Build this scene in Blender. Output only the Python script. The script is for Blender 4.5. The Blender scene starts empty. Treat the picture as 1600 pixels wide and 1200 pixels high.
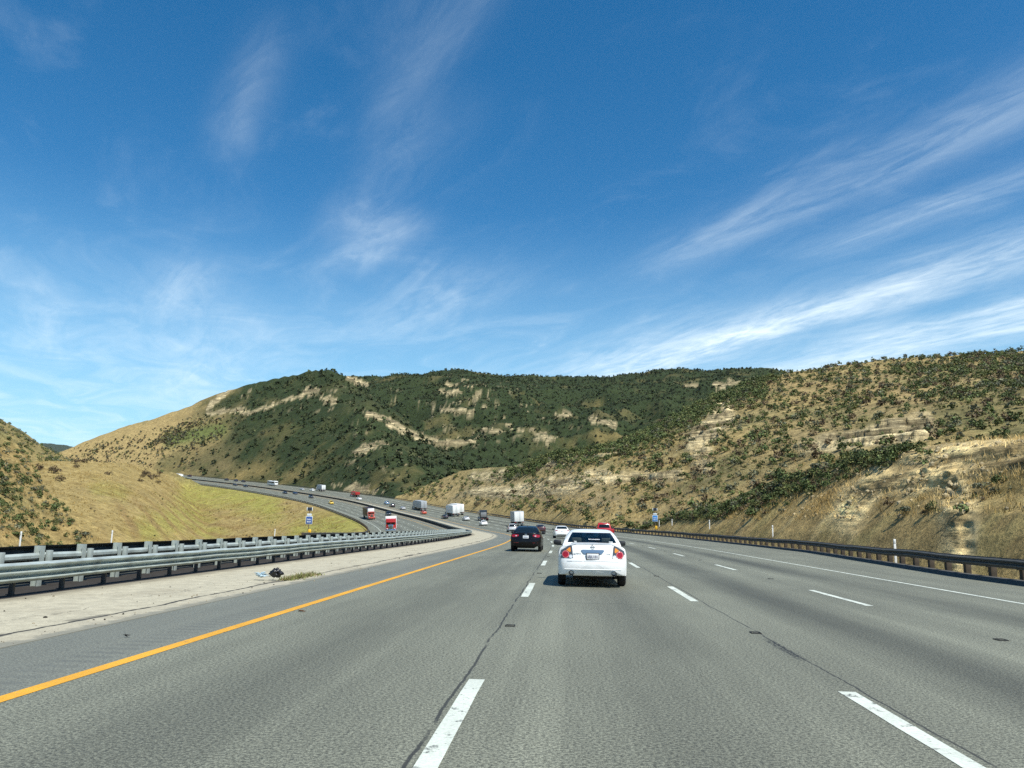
import bpy, bmesh, math, random
import numpy as np
from mathutils import Vector, Matrix
from mathutils.bvhtree import BVHTree
rnd = random.Random(7)
rng = np.random.default_rng(11)
SC = bpy.context.scene
COL = SC.collection
PI = math.pi

# ------------------------------------------------------------------ camera
F_PX, CX, CY, EYE = 1250.0, 800.0, 600.0, 1.57
def nrm(v):
    v = np.array(v, float); return v / np.linalg.norm(v)
def pdir(px, py): return np.array([(px - CX) / F_PX, -(py - CY) / F_PX, -1.0])
_Y = nrm(pdir(885, 820)); _Y2 = nrm(pdir(1885, 840))
_Z = nrm(np.cross(_Y2, _Y))
if _Z[1] < 0: _Z = -_Z
_X = np.cross(_Y, _Z)
RW = np.stack([_X, _Y, _Z])
def proj(P):
    c = (np.asarray(P, float) - np.array([0, 0, EYE])) @ RW
    d = np.where(np.abs(c[..., 2]) < 1e-6, -1e-6, c[..., 2])
    return np.where(d < 0, CX + F_PX * c[..., 0] / -d, -9999), np.where(d < 0, CY - F_PX * c[..., 1] / -d, -9999)
def ray(px, py): return RW @ nrm(pdir(px, py))
cam = bpy.data.cameras.new("Camera"); cam_o = bpy.data.objects.new("Camera", cam); COL.objects.link(cam_o)
cam.sensor_width = 36; cam.lens = 36 * F_PX / 1600; cam.clip_start = 0.1; cam.clip_end = 60000
M = Matrix([list(RW[0]) + [0], list(RW[1]) + [0], list(RW[2]) + [EYE], [0, 0, 0, 1]])
cam_o.matrix_world = M
SC.camera = cam_o

# ------------------------------------------------------------------ road alignment: straight, then a left curve up a grade
R_C, S_C = 700.0, 50.0
_ss = np.arange(-200, 1401, 2.0)
_k = np.exp(-0.5 * (np.arange(-30, 31) * 2 / 25.0) ** 2); _k /= _k.sum()
def _smooth(S, V): return np.convolve(np.pad(np.interp(_ss, S, V), 30, mode='edge'), _k, 'valid')
_zz = _smooth([-200, 0, 50, 100, 150, 205, 275, 355, 425, 530, 600, 710, 800, 1000, 1400], [0, 0, 0, 0, .1, .7, 2.9, 6.6, 12, 19, 24.2, 32, 39, 50, 62])
_ee = _smooth([-200, 100, 220, 520, 750, 1400], [0, 0, .07, .07, .07, .05])
_e2 = _smooth([-200, 100, 200, 1400], [.035, .035, 0, 0])
def zroad(s, t):
    s = np.asarray(s, float); t = np.asarray(t, float)
    return np.interp(s, _ss, _zz) + np.interp(s, _ss, _ee) * (t - 8) + np.where(t < -13, np.interp(s, _ss, _e2) * (t + 13), 0)
def road(s, t, dz=0.0):
    s, t = np.broadcast_arrays(np.asarray(s, float), np.asarray(t, float))
    th = np.maximum(s - S_C, 0) / R_C
    x = np.where(s < S_C, t, -R_C + (R_C + t) * np.cos(th))
    y = np.where(s < S_C, s, S_C + (R_C + t) * np.sin(th))
    return np.stack([x, y, zroad(s, t) + dz], -1)
def st_of(x, y):
    ang = np.arctan2(y - S_C, x + R_C)
    on = y >= S_C
    s = np.where(on, S_C + R_C * ang, y)
    t = np.where(on, np.hypot(x + R_C, y - S_C) - R_C, x)
    return s, t
def frame_at(s, t, rev=False):
    p = road(s, t); f = nrm(road(s + 1, t) - road(s - 1, t)); r = nrm(road(s, t + .5) - road(s, t - .5))
    if rev: f, r = -f, -r
    u = nrm(np.cross(r, f)); r = np.cross(f, u)
    return Matrix([[r[0], f[0], u[0], p[0]], [r[1], f[1], u[1], p[1]], [r[2], f[2], u[2], p[2]], [0, 0, 0, 1]])

# ------------------------------------------------------------------ noise
def _h(ix, iy, sd):
    n = (ix.astype(np.int64) * 374761393 + iy.astype(np.int64) * 668265263 + sd * 974711) & 0x7fffffff
    n = ((n ^ (n >> 13)) * 1274126177) & 0x7fffffff
    return ((n ^ (n >> 16)) & 0xffff) / 65535.0
def vnoise(x, y, sd=0):
    ix, iy = np.floor(x), np.floor(y); fx, fy = x - ix, y - iy
    fx = fx * fx * fx * (fx * (fx * 6 - 15) + 10); fy = fy * fy * fy * (fy * (fy * 6 - 15) + 10)
    a, b, c, d = _h(ix, iy, sd), _h(ix + 1, iy, sd), _h(ix, iy + 1, sd), _h(ix + 1, iy + 1, sd)
    return (a + (b - a) * fx) * (1 - fy) + (c + (d - c) * fx) * fy
def fbm(x, y, sd=0, o=4, g=.5):
    s, a, n = 0, 1, 0
    for i in range(o):
        s = s + a * (vnoise(x, y, sd + i * 17) - .5); n += a; a *= g
        x, y = x * 2.03 + 3.1, y * 2.03 - 1.7
    return s / n * 2          # about -1..1
def sstep(a, b, x):
    u = np.clip((x - a) / (b - a), 0, 1); return u * u * (3 - 2 * u)

# ------------------------------------------------------------------ materials
MATS = {}
def new_mat(name):
    m = bpy.data.materials.new(name); m.use_nodes = True
    return m, m.node_tree.nodes, m.node_tree.links, m.node_tree.nodes['Principled BSDF']
def mat(name, col, rough=.5, metal=0., coat=0., noise=0., nscale=8., bump=0., emit=None, spec=.5):
    if name in MATS: return MATS[name]
    m, N, L, b = new_mat(name)
    b.inputs['Base Color'].default_value = (*col, 1); b.inputs['Roughness'].default_value = rough
    b.inputs['Metallic'].default_value = metal; b.inputs['Coat Weight'].default_value = coat
    b.inputs['Specular IOR Level'].default_value = spec
    if noise or bump:
        tc = N.new('ShaderNodeTexCoord'); nz = N.new('ShaderNodeTexNoise')
        nz.inputs['Scale'].default_value = nscale; nz.inputs['Detail'].default_value = 6
        L.new(tc.outputs['Object'], nz.inputs['Vector'])
        if noise:
            mr = N.new('ShaderNodeMapRange'); mr.inputs[1].default_value = .3; mr.inputs[2].default_value = .7
            mr.inputs[3].default_value = 1 - noise; mr.inputs[4].default_value = 1 + noise
            L.new(nz.outputs['Fac'], mr.inputs[0])
            mx = N.new('ShaderNodeVectorMath'); mx.operation = 'SCALE'; mx.inputs[0].default_value = col
            L.new(mr.outputs[0], mx.inputs['Scale']); L.new(mx.outputs[0], b.inputs['Base Color'])
        if bump:
            bp = N.new('ShaderNodeBump'); bp.inputs['Strength'].default_value = bump; bp.inputs['Distance'].default_value = .02
            L.new(nz.outputs['Fac'], bp.inputs['Height']); L.new(bp.outputs[0], b.inputs['Normal'])
    MATS[name] = m
    return m
def paint(name, col, rough=.28): return mat(name, col, rough, 0, .6, .04, 3)
def glass_dark(): return mat('tinted_glass', (.007, .010, .010), .05, 0, 0, .2, 2, spec=.5)
def rubber(): return mat('tyre_rubber', (.012, .012, .013), .85, 0, 0, .2, 20)
def steel(): return mat('galvanised_steel', (.40, .45, .415), .5, .25, 0, .26, 2.6, .08)

# ------------------------------------------------------------------ mesh builder
class MB:
    def __init__(s): s.v = []; s.f = []; s.m = []; s.mats = []
    def mi(s, m):
        if m not in s.mats: s.mats.append(m)
        return s.mats.index(m)
    def add(s, vs, fs, m):
        o = len(s.v); k = s.mi(m)
        s.v += [tuple(float(c) for c in p) for p in vs]
        for f in fs: s.f.append(tuple(i + o for i in f)); s.m.append(k)
        return s
    def box(s, c, d, m, bev=0., taper=None):
        bm = bmesh.new(); bmesh.ops.create_cube(bm, size=1)
        for v in bm.verts:
            tx = ty = 1
            if taper and v.co.z > 0: tx, ty = taper
            v.co = Vector((v.co.x * d[0] * tx, v.co.y * d[1] * ty, v.co.z * d[2]))
        if bev: bmesh.ops.bevel(bm, geom=bm.edges[:], offset=bev, segments=2, affect='EDGES', profile=.5)
        bm.verts.index_update()
        s.add([(v.co.x + c[0], v.co.y + c[1], v.co.z + c[2]) for v in bm.verts], [[v.index for v in f.verts] for f in bm.faces], m)
        bm.free(); return s
    def tube(s, p0, p1, r0, r1, m, n=10, cap=True):
        p0, p1 = np.array(p0, float), np.array(p1, float); a = nrm(p1 - p0)
        u = nrm(np.cross(a, [0, 0, 1] if abs(a[2]) < .9 else [1, 0, 0])); w = np.cross(a, u)
        vs = []
        for p, r in ((p0, r0), (p1, r1)):
            for i in range(n):
                t = 2 * PI * i / n; vs.append(p + r * (math.cos(t) * u + math.sin(t) * w))
        fs = [(i, (i + 1) % n, n + (i + 1) % n, n + i) for i in range(n)]
        if cap: fs += [tuple(range(n - 1, -1, -1)), tuple(range(n, 2 * n))]
        return s.add(vs, fs, m)
    def lathe(s, c, axis, prof, m, n=20):      # prof: (offset along axis, radius)
        a = nrm(axis); u = nrm(np.cross(a, [0, 0, 1] if abs(a[2]) < .9 else [1, 0, 0])); w = np.cross(a, u)
        vs = []; c = np.array(c, float)
        for o, r in prof:
            for i in range(n):
                t = 2 * PI * i / n; vs.append(c + a * o + r * (math.cos(t) * u + math.sin(t) * w))
        fs = [(k * n + i, k * n + (i + 1) % n, (k + 1) * n + (i + 1) % n, (k + 1) * n + i) for k in range(len(prof) - 1) for i in range(n)]
        return s.add(vs, fs, m)
    def prism(s, poly, x0, x1, m):             # poly in (y,z), extruded along x
        n = len(poly)
        vs = [(x0, y, z) for y, z in poly] + [(x1, y, z) for y, z in poly]
        fs = [(i, (i + 1) % n, n + (i + 1) % n, n + i) for i in range(n)] + [tuple(range(n - 1, -1, -1)), tuple(range(n, 2 * n))]
        return s.add(vs, fs, m)
    def ball(s, c, d, m, nu=10, nv=6):
        vs = [(c[0] + d[0] * math.sin(PI * j / nv) * math.cos(2 * PI * i / nu), c[1] + d[1] * math.sin(PI * j / nv) * math.sin(2 * PI * i / nu), c[2] + d[2] * math.cos(PI * j / nv)) for j in range(nv + 1) for i in range(nu)]
        fs = [(j * nu + i, (j + 1) * nu + i, (j + 1) * nu + (i + 1) % nu, j * nu + (i + 1) % nu) for j in range(nv) for i in range(nu)]
        return s.add(vs, fs, m)
    def join(s, o):
        k = len(s.v); s.v += o.v
        idx = [s.mi(m) for m in o.mats]
        for f, m in zip(o.f, o.m): s.f.append(tuple(i + k for i in f)); s.m.append(idx[m])
    def mesh(s, name, sharp=35, smooth=True):
        me = bpy.data.meshes.new(name); me.from_pydata(s.v, [], s.f)
        for m in s.mats: me.materials.append(m)
        me.polygons.foreach_set('material_index', s.m)
        me.update()
        bm = bmesh.new(); bm.from_mesh(me); bmesh.ops.recalc_face_normals(bm, faces=bm.faces[:]); bm.to_mesh(me); bm.free()
        if smooth:
            me.polygons.foreach_set('use_smooth', [True] * len(me.polygons)); me.set_sharp_from_angle(angle=math.radians(sharp))
        return me
    def build(s, name, parent=None, sharp=35, smooth=True):
        o = bpy.data.objects.new(name, s.mesh(name, sharp, smooth)); COL.objects.link(o)
        if parent: o.parent = parent
        return o
def np_obj(name, V, Fq, m, parent=None, smooth=True, attrs=None):
    V = np.ascontiguousarray(V, np.float32).reshape(-1, 3); Fq = np.ascontiguousarray(Fq, np.int32); k = Fq.shape[1]
    me = bpy.data.meshes.new(name); me.vertices.add(len(V)); me.vertices.foreach_set('co', V.ravel())
    me.loops.add(Fq.size); me.loops.foreach_set('vertex_index', Fq.ravel())
    me.polygons.add(len(Fq)); me.polygons.foreach_set('loop_start', np.arange(0, Fq.size, k, dtype=np.int32))
    me.update(calc_edges=True)
    me.polygons.foreach_set('use_smooth', np.full(len(Fq), bool(smooth)))
    if m: me.materials.append(m)
    for an, (ty, arr) in (attrs or {}).items():
        a = me.attributes.new(an, ty, 'POINT')
        a.data.foreach_set('color' if ty == 'FLOAT_COLOR' else ('vector' if ty == 'FLOAT_VECTOR' else 'value'), np.ascontiguousarray(arr, np.float32).ravel())
    o = bpy.data.objects.new(name, me); COL.objects.link(o)
    if parent: o.parent = parent
    return o
def grid_faces(nr, nc, wrap=False):
    i = np.arange(nr - 1)[:, None]; j = np.arange(nc if wrap else nc - 1)[None, :]; j2 = (j + 1) % nc
    return np.stack([i * nc + j, i * nc + j2, (i + 1) * nc + j2, (i + 1) * nc + j], -1).reshape(-1, 4)
def tag(o, label=None, cat=None, group=None, kind=None):
    if label: o['label'] = label
    if cat: o['category'] = cat
    if group: o['group'] = group
    if kind: o['kind'] = kind
    return o
def empty(name, loc=(0, 0, 0), mw=None):
    o = bpy.data.objects.new(name, None); COL.objects.link(o); o.empty_display_size = .3
    if mw is not None: o.matrix_world = mw
    else: o.location = loc
    return o
def text(name, body, size, m, parent, mw, ext=.004, bold=0):
    cu = bpy.data.curves.new(name, 'FONT'); cu.body = body; cu.size = size; cu.extrude = ext; cu.align_x = 'CENTER'; cu.align_y = 'CENTER'; cu.offset = bold
    cu.materials.append(m); t_ = bpy.data.objects.new(name, cu); COL.objects.link(t_)
    me = bpy.data.meshes.new_from_object(t_.evaluated_get(bpy.context.evaluated_depsgraph_get())); me.name = name
    bpy.data.objects.remove(t_); bpy.data.curves.remove(cu)
    if not me.materials: me.materials.append(m)
    o = bpy.data.objects.new(name, me); COL.objects.link(o); o.parent = parent; o.matrix_local = mw
    return o
# ------------------------------------------------------------------ sun, sky, exposure
SUN_EL, SUN_AZ = math.radians(56), math.radians(138)     # azimuth clockwise from +Y (the road's direction)
SC.view_settings.view_transform = 'Standard'; SC.view_settings.look = 'None'
SC.view_settings.exposure = 0.60; SC.view_settings.gamma = 1
sd = Vector((math.sin(SUN_AZ) * math.cos(SUN_EL), math.cos(SUN_AZ) * math.cos(SUN_EL), math.sin(SUN_EL)))
sl = bpy.data.lights.new("sun", 'SUN'); sl.energy = 4.2; sl.angle = math.radians(.53); sl.color = (1, .965, .89)
so = bpy.data.objects.new("sun", sl); COL.objects.link(so); so.rotation_euler = (-sd).to_track_quat('-Z', 'Y').to_euler(); so.location = (30, -20, 60)
W = bpy.data.worlds.new("World"); SC.world = W; W.use_nodes = True
N, L = W.node_tree.nodes, W.node_tree.links
bg = N['Background']; sky = N.new('ShaderNodeTexSky'); sky.sky_type = 'NISHITA'; sky.sun_disc = False
sky.sun_elevation = SUN_EL; sky.sun_rotation = SUN_AZ; sky.altitude = 600; sky.air_density = 1.0; sky.dust_density = .35; sky.ozone_density = 2.2
bg.inputs['Strength'].default_value = .093
def nd(t, **kw):
    n = N.new(t)
    for k, v in kw.items(): setattr(n, k, v)
    return n
def math_n(op, a, b=None, c=None, clamp=False):
    n = nd('ShaderNodeMath', operation=op); n.use_clamp = clamp
    for i, v in enumerate((a, b, c)):
        if v is None: continue
        if isinstance(v, (int, float)): n.inputs[i].default_value = v
        else: L.new(v, n.inputs[i])
    return n.outputs[0]
tc = nd('ShaderNodeTexCoord'); sep = nd('ShaderNodeSeparateXYZ'); L.new(tc.outputs['Generated'], sep.inputs[0])
zc = math_n('MAXIMUM', sep.outputs[2], .02)
zc = math_n('ADD', zc, .05)
# a flat cloud layer: (x,y)/z, turned so the streaks run along v (towards the far left horizon)
CA = math.radians(-33)
pxn = math_n('DIVIDE', sep.outputs[0], zc); pyn = math_n('DIVIDE', sep.outputs[1], zc)
q = math_n('SUBTRACT', math_n('MULTIPLY', pxn, math.cos(CA)), math_n('MULTIPLY', pyn, math.sin(CA)))
v = math_n('ADD', math_n('MULTIPLY', pxn, math.sin(CA)), math_n('MULTIPLY', pyn, math.cos(CA)))
def cl_noise(su, sv, detail, rough, dist, off):
    cb = nd('ShaderNodeCombineXYZ'); L.new(math_n('MULTIPLY', q, su), cb.inputs[0]); L.new(math_n('MULTIPLY', v, sv), cb.inputs[1]); cb.inputs[2].default_value = off
    n = nd('ShaderNodeTexNoise'); n.inputs['Scale'].default_value = 1; n.inputs['Detail'].default_value = detail; n.inputs['Roughness'].default_value = rough; n.inputs['Distortion'].default_value = dist
    L.new(cb.outputs[0], n.inputs['Vector']); return n.outputs['Fac']
def remap(x, a, b, c=0, d=1, smooth=True):
    n = nd('ShaderNodeMapRange'); n.interpolation_type = 'SMOOTHSTEP' if smooth else 'LINEAR'
    for i, val in enumerate((a, b, c, d)): n.inputs[i + 1].default_value = val
    L.new(x, n.inputs[0]); return n.outputs[0]
warp = cl_noise(.9, .5, 3, .55, .2, 4.0)
qw = math_n('ADD', q, math_n('MULTIPLY', math_n('SUBTRACT', warp, .5), .22))
fibre = cl_noise(4.6, 1.1, 10, .64, 1.5, 1.0)
fine = cl_noise(13.0, 4.5, 7, .65, 1.2, 2.0)
puff = cl_noise(2.6, 1.6, 8, .6, 1.0, 7.3)
def band(q0, w, v0, v1, amp):               # a streak at q0, fading in and out along v
    g = math_n('SUBTRACT', qw, q0); g = math_n('DIVIDE', g, w); g = math_n('MULTIPLY', math_n('MULTIPLY', g, g), -1); g = math_n('EXPONENT', g)
    e = (v1 - v0) * .3
    g = math_n('MULTIPLY', g, remap(v, v0 - e, v0 + e)); g = math_n('MULTIPLY', g, remap(v, v1 - e, v1 + e, 1, 0))
    return math_n('MULTIPLY', g, amp)
CLOUD_BANDS = []
CLOUD_BANDS = [(1.66, .12, .6, 2.0, .38), (2.0, .10, .9, 1.6, .36), (2.48, .17, .8, 3.5, .95), (3.2, .26, 1.1, 3.4, .85), (.27, .05, 1.45, 2.0, .22), (.55, .06, .95, 1.7, .16),
               (.66, .08, 1.55, 2.3, .22), (.30, .12, 2.8, 3.6, .34), (.55, .25, 3.4, 5.2, .34), (-.15, .12, 3.3, 4.6, .34), (.8, .10, 2.1, 2.6, .35), (1.2, .2, 2.4, 3.4, .3), (2.3, .34, 2.3, 3.9, .42), (2.95, .1, 1.3, 2.3, .4)]
tot = None
for b_ in CLOUD_BANDS:
    o = band(*b_); tot = o if tot is None else math_n('ADD', tot, o)
tex = math_n('ADD', math_n('MULTIPLY', remap(fibre, .32, .73), .66), math_n('MULTIPLY', remap(fine, .30, .74), .34))
bands = math_n('MULTIPLY', tot, math_n('ADD', math_n('MULTIPLY', tex, .8), .12)) if tot else math_n('MULTIPLY', tex, 0.0)
veil = math_n('MULTIPLY', math_n('MULTIPLY', remap(puff, .50, .74), tex), .10)
low = remap(sep.outputs[2], .02, .39, .68, 0.0)           # thin high cloud gathers over the ridge
veil2 = math_n('MULTIPLY', low, math_n('MULTIPLY', remap(puff, .38, .68), .42))
cl = math_n('ADD', math_n('ADD', bands, veil), veil2, clamp=True)
cl = math_n('MULTIPLY', cl, .93)
hs = nd('ShaderNodeHueSaturation'); hs.inputs['Saturation'].default_value = 1.38; hs.inputs['Value'].default_value = 1.0; hs.inputs['Hue'].default_value = .494
L.new(sky.outputs[0], hs.inputs['Color'])
mp_ = nd('ShaderNodeMix', data_type='RGBA'); L.new(math_n('MULTIPLY', low, .85), mp_.inputs['Factor']); L.new(hs.outputs[0], mp_.inputs[6]); mp_.inputs[7].default_value = (3.6, 6.5, 8.2, 1)
mx = nd('ShaderNodeMix', data_type='RGBA'); L.new(cl, mx.inputs['Factor']); L.new(mp_.outputs[2], mx.inputs[6]); mx.inputs[7].default_value = (7.6, 8.6, 9.0, 1)
L.new(mx.outputs[2], bg.inputs['Color'])
SC.cycles.use_denoising = False
SC.cycles.max_bounces = 5; SC.cycles.diffuse_bounces = 2; SC.cycles.glossy_bounces = 3; SC.cycles.transparent_max_bounces = 8

HAZE = True
if HAZE:
    hm = bpy.data.materials.new('thin_haze'); hm.use_nodes = True; hn = hm.node_tree.nodes; hn.remove(hn['Principled BSDF'])
    pv = hn.new('ShaderNodeVolumePrincipled'); pv.inputs['Color'].default_value = (.92, .96, 1, 1); pv.inputs['Density'].default_value = 1.0e-5; pv.inputs['Anisotropy'].default_value = .2
    hm.node_tree.links.new(pv.outputs[0], hn['Material Output'].inputs['Volume'])
    tag(MB().box((0, 0, 350), (19600, 19600, 860), hm).build('haze', smooth=False), kind='stuff')
    SC.cycles.volume_bounces = 0
# ------------------------------------------------------------------ terrain: one height field around the road
def silh(pts):                   # (px, py, crest distance) -> az, crest height
    out = []
    for px, py, r in pts:
        d = ray(px, py); h = math.hypot(d[0], d[1]); out.append((math.atan2(d[0], d[1]), EYE + r * d[2] / h, r))
    return np.array(sorted(out))
def az_px(px, py=790): d = ray(px, py); return math.atan2(d[0], d[1])
# crest outlines, base distance/height at azimuth control points, front exponent, back slope
LAYERS = {
 'A': dict(crest=[(-2000, 1400, 165), (900, 900, 165), (960, 840, 165), (1010, 824, 150), (1060, 806, 128), (1110, 793, 116), (1160, 780, 106), (1220, 753, 96), (1280, 736, 88), (1340, 722, 80), (1400, 707, 74), (1450, 697, 68), (1520, 690, 62), (1600, 683, 57), (1800, 655, 48), (2300, 640, 40)],
           base=[(960, 150, 0), (1060, 110, 0), (1160, 72, .3), (1280, 52, .5), (1400, 38, .5), (1600, 27, .4), (1800, 20, .3), (2300, 16, .3)], p=1.0, back=.10),
 'B': dict(crest=[(-2000, 1400, 480), (480, 850, 480), (540, 800, 470), (600, 782, 450), (640, 769, 436), (680, 751, 420), (720, 728, 400), (742, 717, 380), (800, 712, 340), (860, 709, 320), (900, 707, 300), (960, 697, 290), (1000, 680, 300), (1060, 650, 312), (1110, 622, 322), (1160, 605, 330), (1200, 588, 335), (1240, 582, 340), (1290, 576, 344), (1340, 566, 346), (1390, 561, 348), (1450, 559, 350), (1520, 555, 350), (1600, 548, 350), (1800, 535, 340), (2300, 520, 300)],
           base=[(540, 470, 18), (600, 430, 14), (640, 405, 12), (742, 320, 6), (800, 270, 4), (900, 196, 2), (960, 175, 1), (1060, 160, 2), (1200, 150, 5), (1400, 135, 8), (1600, 120, 8), (2300, 90, 8)], p=1.0, back=.25),
 'C1': dict(crest=[(-400, 770, 900), (20, 745, 900), (60, 715, 900), (85, 702, 900), (100, 697, 900), (130, 682, 900), (165, 667, 890), (200, 651, 880), (240, 636, 870), (280, 620, 860), (320, 602, 860), (355, 590, 860), (400, 580, 860), (440, 575, 850), (490, 572, 840), (515, 577, 830), (535, 585, 820), (560, 600, 800), (590, 622, 780), (640, 665, 720), (690, 707, 660), (740, 740, 600), (800, 775, 560), (900, 810, 560), (1000, 900, 560), (2000, 950, 560)],
            base=[(-400, 720, 40), (60, 740, 40), (200, 740, 40), (260, 725, 39), (300, 700, 36), (400, 625, 29), (500, 530, 21), (600, 440, 14), (700, 420, 12), (900, 420, 10)], p=1.08, back=.22),
 'C2': dict(crest=[(-900, 900, 1400), (200, 800, 1400), (400, 640, 1400), (470, 600, 1400), (545, 586, 1400), (570, 590, 1400), (600, 588, 1380), (640, 582, 1360), (690, 578, 1350), (720, 576, 1350), (760, 579, 1350), (800, 585, 1350), (850, 587, 1370), (900, 588, 1400), (960, 587, 1420), (1000, 583, 1440), (1050, 577, 1450), (1100, 576, 1460), (1150, 574, 1460), (1200, 577, 1460), (1240, 583, 1460), (1300, 592, 1460), (1500, 620, 1400), (1800, 640, 1400)],
            base=[(400, 900, 20), (640, 640, 20), (740, 560, 15), (900, 520, 15), (1300, 560, 20), (1800, 560, 20)], p=1.12, back=.2),
 'D': dict(crest=[(-600, 760, 430), (-200, 735, 440), (0, 727, 450), (60, 721, 460), (120, 720, 480), (190, 723, 520), (230, 731, 560), (256, 741, 590), (290, 762, 600), (340, 800, 590), (450, 850, 500)],
           base=[(-600, 120, -14), (0, 130, -16), (150, 170, -18), (300, 210, -19), (450, 200, -16)], p=1.0, back=.06),
 'E': dict(crest=[(-900, 560, 200), (-300, 575, 230), (-60, 632, 240), (-20, 652, 240), (6, 676, 236), (30, 700, 228), (46, 722, 222), (60, 748, 214), (82, 776, 205), (110, 802, 195), (135, 828, 185), (155, 852, 178), (185, 890, 170), (260, 1000, 160), (2000, 1200, 150)],
           base=[(-900, 70, -4), (-300, 95, -8), (0, 125, -12), (100, 140, -14), (190, 150, -18)], p=1.0, back=.30),
 'F': dict(crest=[(-700, 760, 7500), (-100, 712, 7500), (20, 697, 7500), (50, 691, 7500), (66, 688, 7500), (80, 689, 7500), (100, 691, 7500), (140, 700, 7500), (240, 735, 7500), (700, 770, 7500), (1500, 770, 7500), (2200, 770, 7500)],
           base=[(-700, 4500, 60), (2200, 4500, 60)], p=1.1, back=.1),
 'G': dict(crest=[(-900, 540, 620), (-300, 590, 640), (-60, 630, 660), (0, 655, 680), (30, 672, 690), (60, 693, 700), (92, 713, 710), (116, 726, 715), (150, 752, 720), (200, 800, 720), (300, 900, 720), (2000, 1200, 720)],
           base=[(-900, 420, 20), (0, 500, 26), (120, 600, 34), (2000, 600, 34)], p=1.0, back=.25)}
_u = np.concatenate([np.arange(-1600, -140, 45), np.arange(-140, 1740, 2.0), np.arange(1740, 3600, 45)])
AZ = np.unique(np.concatenate([[az_px(p) for p in _u], np.linspace(az_px(-1600), -PI, 30)[1:], np.linspace(az_px(3595), PI, 30)[1:-1]]))
RR = np.concatenate([[2.0, 6, 10], np.arange(13, 26, 1.5), np.arange(26, 40, .6), np.arange(40, 78, .32), np.arange(78, 112, .55), np.exp(np.arange(math.log(112), math.log(480), .0062)), np.exp(np.arange(math.log(480), math.log(1700), .0085)), np.exp(np.arange(math.log(1700), math.log(9200), .06))])
A2, R2 = np.meshgrid(AZ, RR, indexing='xy')          # rows = r
GX, GY = R2 * np.sin(A2), R2 * np.cos(A2)
# small sideways warp so crests and feet wander
g_px = np.interp(A2, np.sort([az_px(p) for p in (-1600, 300, 560, 900, 1100, 3500)]), [-15, -19, -12, 0, .3, .3])
H0 = np.where(R2 < 900, g_px * sstep(20, 60, R2), 12.0) + 0 * R2
H0 = np.where(R2 > 900, 10 + (R2 - 900) * .004, H0)
LID = np.zeros(R2.shape, int); UU = np.zeros(R2.shape)
for li, (nm, ly) in enumerate(LAYERS.items(), 1):
    c = silh(ly['crest']); b = np.array(sorted([(az_px(p), r, z) for p, r, z in ly['base']]))
    zc_ = np.interp(AZ, c[:, 0], c[:, 1])[None]; rc_ = np.interp(AZ, c[:, 0], c[:, 2])[None]
    rb_ = np.interp(AZ, b[:, 0], b[:, 1])[None]; zb_ = np.interp(AZ, b[:, 0], b[:, 2])[None]
    u = (R2 - rb_) / np.maximum(rc_ - rb_, 8)
    uu = np.clip(u, 0, 1)
    if nm == 'A':
        wst = sstep(az_px(1270), az_px(1400), AZ)[None]; uu = uu * (1 - wst) + wst * np.interp(uu, [0, .3, .58, .84, .93, 1], [0, .20, .42, .86, .95, 1])
    z = np.where(u <= 1, zb_ + (zc_ - zb_) * uu ** ly['p'] - np.maximum(-u, 0) * 600, zc_ - (R2 - rc_) * ly['back'] * np.where(li == 7, 1, 1))
    fade = sstep(-PI, -1.35, A2) * sstep(PI, 1.35, A2) if nm in 'CDF' else 1
    if nm in ('A', 'B'): z = np.where(A2 < az_px({'A': 905, 'B': 470}[nm]), -900, z)
    up = z > H0
    LID = np.where(up, li, LID); UU = np.where(up, u, UU); H0 = np.where(up, z, H0)
S2, T2 = st_of(GX, GY)
valid = (S2 < 1150) & (S2 > -190)
tl, trr = -34.5, np.interp(S2, [-200, 30, 58, 110, 180, 1400], [16, 16, 18.1, 19.1, 16.6, 16.6])
DT = np.where(T2 > 0, T2 - trr, tl - T2); DT = np.where(valid, DT, 400)
# relief
def relief(x, y):
    n1 = fbm(x / 170, y / 170, 3, 5, .52); n2 = fbm(x / 42, y / 42, 9, 4, .5); n3 = fbm(x / 9, y / 9, 21, 4, .55)
    rid = 1 - np.abs(fbm(x / 120 + 3, y / 120, 40, 4, .5)) * 2
    return n1, n2, n3, rid
n1, n2, n3, rid = relief(GX, GY)
amp = np.choose(LID, [1.0, .35, 2.2, 10, 17, 2.0, 3.2, 12.0, 4]); crestf = 1 - .72 * sstep(.6, 1.0, UU)
CRF = crestf
gul = np.choose(LID, [0, .1, 1.6, 12, 26, .6, 2.2, 0.0, 5])
near = np.clip(DT / np.choose(LID, [25, 12, 30, 60, 60, 40, 25, 60, 60]), 0, 1)
H1 = H0 + near * crestf * (amp * n1 + gul * (rid - .6) + amp * .45 * n2) + near * np.choose(LID, [.3, .55, .9, 1.6, 2.0, .25, .9, 3, 1.2]) * n3
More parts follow.
